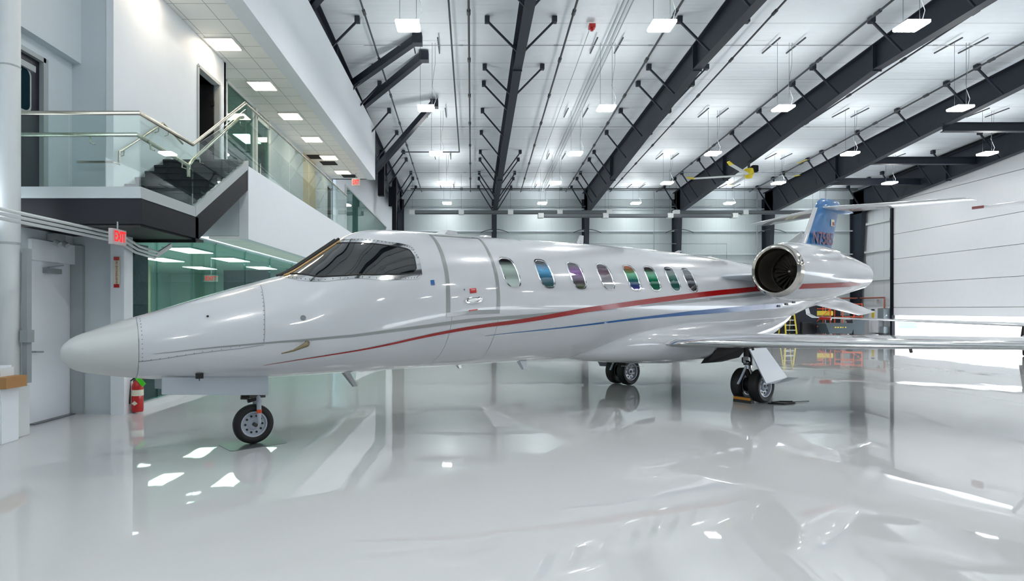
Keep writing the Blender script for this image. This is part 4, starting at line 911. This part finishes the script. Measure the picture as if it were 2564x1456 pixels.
# floor plate and chocks
def jw(s, l, z=0):
    return Vector((-4.03+math.cos(A)*s-math.sin(A)*l, 5.88+math.sin(A)*s+math.cos(A)*l, z))
pl = tag(MB().prism([(x, y, 0) for x, y in rrect(.33, .23, .06)], (0, 0, .006)).build('floor_plate', M['plate']), 'thin grey steel plate under the nose wheel', 'plate')
pl.location = jw(1.84, 0, .0005); pl.rotation_euler = (0, 0, A+.12)
ng.location.z = .006
for l, lab in ((-1.40, 'orange striped chock in front of the near main wheels'),):
    ck = tag(empty('wheel_chock', jw(9.47, l), A), lab, 'wheel chock')
    MB().prism([(-.09, -.16, 0), (.02, -.16, 0), (-.05, -.16, .1), (-.08, -.16, .1)], (0, .32, 0)).build('chock_body', M['black' if l > 0 else 'darkmetal'], ck)
    MB().box(-.098, -.15, .05, -.083, .15, .09).build('chock_stripe', M['chock' if l < 0 else 'black'], ck)
tag(MB().tube([jw(9.75, -1.7, .012), jw(9.95, -1.72, .012), jw(10.12, -1.85, .012), jw(10.0, -1.95, .012), jw(9.75, -1.9, .012), jw(9.6, -1.72, .012)], .012, 8).tube([jw(10.1, -1.87, .012), jw(10.4, -1.98, .012)], .006, 6).build('chock_rope', M['black']), 'black rope loop on the floor behind the near main wheels', 'rope')

# ------------------------------------------------------------------ second jet at right (mostly outside the frame)
B_ = math.radians(50)
j2 = tag(empty('business_jet', (19.3, 18.4, 0), B_), 'second white jet at right, only wing tip and red covered tail tip in view', 'airplane')
k_ = fuse.copy(); k_.data = fuse.data; C.objects.link(k_); k_.parent = j2; k_.location = (-8.6, 0, .25); k_.name = 'fuselage'
MB().loft([airfoil((-1.9, 0, 1.0), (1.6, 0, 1.05), .3), airfoil((-.6, 4, 1.12), (1.5, 4, 1.16), .18), airfoil((.55, 7.9, 1.24), (1.6, 7.9, 1.26), .1)]).build('wing', M['jet'], j2, smooth=True)
MB().loft([airfoil((-1.9, 0, 1.0), (1.6, 0, 1.05), .3), airfoil((-.6, -4, 1.12), (1.5, -4, 1.16), .18), airfoil((.55, -7.5, 1.24), (1.6, -7.5, 1.26), .1)]).build('wing', M['jet'], j2, smooth=True)
MB().loft([airfoil((.55, 7.9, 1.24), (1.6, 7.9, 1.26), .1), airfoil((.9, 8.15, 1.36), (1.7, 8.15, 1.38), .08), airfoil((1.6, 8.4, 2.15), (2.1, 8.4, 2.17), .04)]).build('winglet', M['jet'], j2, smooth=True)
MB().bar((-.2, 7.1, 1.2), (-.1, 7.5, 1.22), .08, .1).build('red_wing_mark', M['red'], j2)
MB().loft([[p for p in finsec(2.6, 4.4, 6.6, .2)], finsec(5.9, 6.3, 7.7, .16)]).build('fin', M['jet'], j2, smooth=True)
MB().loft([airfoil((6.3, 0, 6.0), (7.7, 0, 6.0), .16), airfoil((7.35, 2.95, 6.0), (8.1, 2.95, 6.0), .07)]).build('stabilizer', M['jet'], j2, smooth=True)
MB().loft([airfoil((6.3, 0, 6.0), (7.7, 0, 6.0), .16), airfoil((6.9, -1.7, 6.0), (7.9, -1.7, 6.0), .1)]).build('stabilizer', M['jet'], j2, smooth=True)
MB().loft([airfoil((7.2, 2.6, 6.0), (8.05, 2.6, 6.0), .11), airfoil((7.33, 3.0, 6.0), (8.2, 3.0, 6.0), .1)]).build('tail_tip_cover', mat('red_cover', (120, 30, 34), .7), j2, label='dark red fabric cover on the tail tip')
for y in (-1.6, 1.6):
    gl = empty('main_gear', (.6, y, 0)); gl.parent = j2
    wheel(gl, (0, 0, .3), .3, .2, -1); MB().tube([(0, .14, .3), (-.05, .05, 1.1)], .05, 10).build('strut', M['darkmetal'], gl)
gl = empty('nose_gear', (-6.9, 0, 0)); gl.parent = j2; wheel(gl, (0, 0, .25), .25, .12, -1); MB().tube([(0, .09, .25), (0, 0, 1.1)], .04, 10).build('strut', M['darkmetal'], gl)

# ------------------------------------------------------------------ equipment in the back right corner
ld = tag(empty('step_ladder', (19.15, 36.0, 0)), 'white step ladder with yellow side rails behind the jet', 'ladder')
for x in (-.33, .33):
    MB().bar((x, -.25, 0), (x*.75, .1, 2.1), .05, .09, up=(0,1,0)).build('side_rail', M['yellow'], ld); MB().bar((x, .6, 0), (x*.75, .14, 2.1), .04, .06, up=(0,1,0)).build('rear_rail', M['yellow'], ld)
for i in range(6): 
    z = .3+.3*i; MB().box(-.3, -.27+.17*z, z, .3, -.12+.17*z, z+.04).build('step', M['wpipe'], ld)
MB().box(-.28, -.02, 2.08, .28, .26, 2.14).build('top_cap', M['wpipe'], ld)
tb = tag(empty('covered_equipment', (20.2, 36.6, 0)), 'tall equipment under a dark navy cover behind the tail', 'covered equipment')
MB().box(-.75, -.5, 0, .75, .5, 1.75).build('cover', M['darkblue'], tb, bevel=.12); MB().box(-.3, -.62, 0, .4, -.5, .8).build('cart_front', M['black'], tb, bevel=.03)
for si, X in enumerate((21.75, 23.7)):
    sc = tag(empty('scaffold', (X, 37.6, 0)), 'orange scaffold frame by the back wall, '+('left one' if si == 0 else 'right one'), 'scaffold', 'orange scaffolds')
    for x in (-.6, .6):
        for y in (-.4, .4): MB().tube([(x, y, 0), (x, y, 1.95)], .035, 8).build('upright', M['orange'], sc)
    for z in (.5, 1.1, 1.6, 1.9):
        for y in (-.4, .4): MB().tube([(-.6, y, z), (.6, y, z)], .025, 8).build('rung', M['orange'], sc)
    MB().box(-.6, -.4, 1.12, .6, .4, 1.17).build('deck', M['darkblue'], sc)
    MB().tube([(-.6, -.4, .5), (.6, -.4, 1.6)], .02, 8).build('diagonal_brace', M['orange'], sc)
tag(MB().box(-.7, -.3, 0, .7, .3, .3).build('yellow_crate', M['yellow'], bevel=.03), 'yellow crate on the left orange scaffold', 'crate').location = (21.9, 37.6, 1.175)
tag(MB().box(19.9, 39.5, 0, 24.4, 39.75, 2.3).build('dark_curtain', M['darkblue']), 'dark curtain on the back wall behind the scaffolds', 'curtain')
dp = tag(empty('dumpster', (21.5, 35.2, 0)), 'slate grey rolling dumpster cart with yellow writing behind the wing', 'dumpster')
MB().prism([(-.65, -.4, .15), (.65, -.4, .15), (.85, -.4, .72), (-.85, -.4, .72)], (0, .9, 0)).build('tub', M['bingrey'], dp)
MB().box(-.88, -.44, .70, .88, .54, .76).build('rim', M['bingrey'], dp)
for x in (-.5, .5): MB().tube([(x, -.3, .08), (x, -.24, .08)], .08, 14).build('caster', M['wpipe'], dp)
for i, w in enumerate((.1, .09, .1, .05, .07)): MB().box(-.34+.15*i, -.41, .49, -.34+.15*i+w, -.402, .55).build('yellow_marking', M['yellow'], dp)
bn = tag(empty('trash_bin', (22.95, 35.7, 0)), 'dark grey trash bin beside the dumpster cart', 'bin')
MB().prism([(-.28, -.28, 0), (.28, -.28, 0), (.36, -.3, .85), (-.36, -.3, .85)], (0, .56, 0)).build('tub', M['bingrey'], bn); MB().box(-.39, -.34, .85, .39, .32, .93).build('lid', M['bingrey'], bn)
ec = tag(empty('electrical_cabinet', (25.72, 37.75, 0)), 'tall white cabinet with a yellow warning label on the right wall', 'cabinet')
MB().box(-.35, -.4, .1, 0, .4, 1.65).build('body', M['white'], ec, bevel=.01); MB().box(-.36, -.12, 1.05, -.352, .12, 1.4).build('warning_label', M['yellow'], ec); MB().box(-.37, -.15, 1.5, -.352, .15, 1.58).build('display', M['black'], ec)
MB().box(-.36, .05-.42, 1.05, -.02, .3-.42, 1.4).location if False else None
MB().box(-.26, -.408, 1.05, -.12, -.402, 1.38).build('warning_label', M['yellow'], ec)
ep = tag(empty('breaker_box', (25.72, 36.9, 0)), 'grey electrical panel next to the hangar door jamb', 'panel')
MB().box(-.45, -.25, .85, 0, .25, 1.6).build('body', M['ebox'], ep, bevel=.01); MB().tube([(-.3, -.26, 1.2), (-.3, -.29, 1.2)], .05, 12).build('dial', M['wpipe'], ep)
MB().box(-.4, -.2, .1, 0, .2, .5).build('lower_box', M['ebox'], ep, bevel=.01); MB().tube([(-.2, 0, .5), (-.2, 0, .86)], .03, 8).build('riser_pipe', M['lpipe'], ep)
pipe([(23.6, 39.3, 2.3), (25.5, 39.3, 2.3), (25.5, 36.9, 2.3), (25.5, 36.9, 1.62)], .05, 'copper coloured pipe in the right back corner', 'copper', 'copper_pipe', False)
pipe([(25.55, 39.8, 1.68), (25.55, 36.6, 1.68)], .04, 'white rail above the electrical cabinets', 'wpipe', 'wall_rail', False)
tag(MB().lathe([(0, .0), (.02, .14), (.04, .14), (.05, 0)], (25.62, 37.6, 2.05), (-1, 0, 0), 20).build('fire_bell', M['exitface'], smooth=True), 'round pink fire bell above the white electrical cabinet', 'bell')
tag(MB().box(-.9, -.5, 0, .9, .5, .75).build('blue_crate', M['blue'], bevel=.02), 'blue box outside beyond the gap under the hangar door', 'box').location = (41.5, 57.3, -.22)
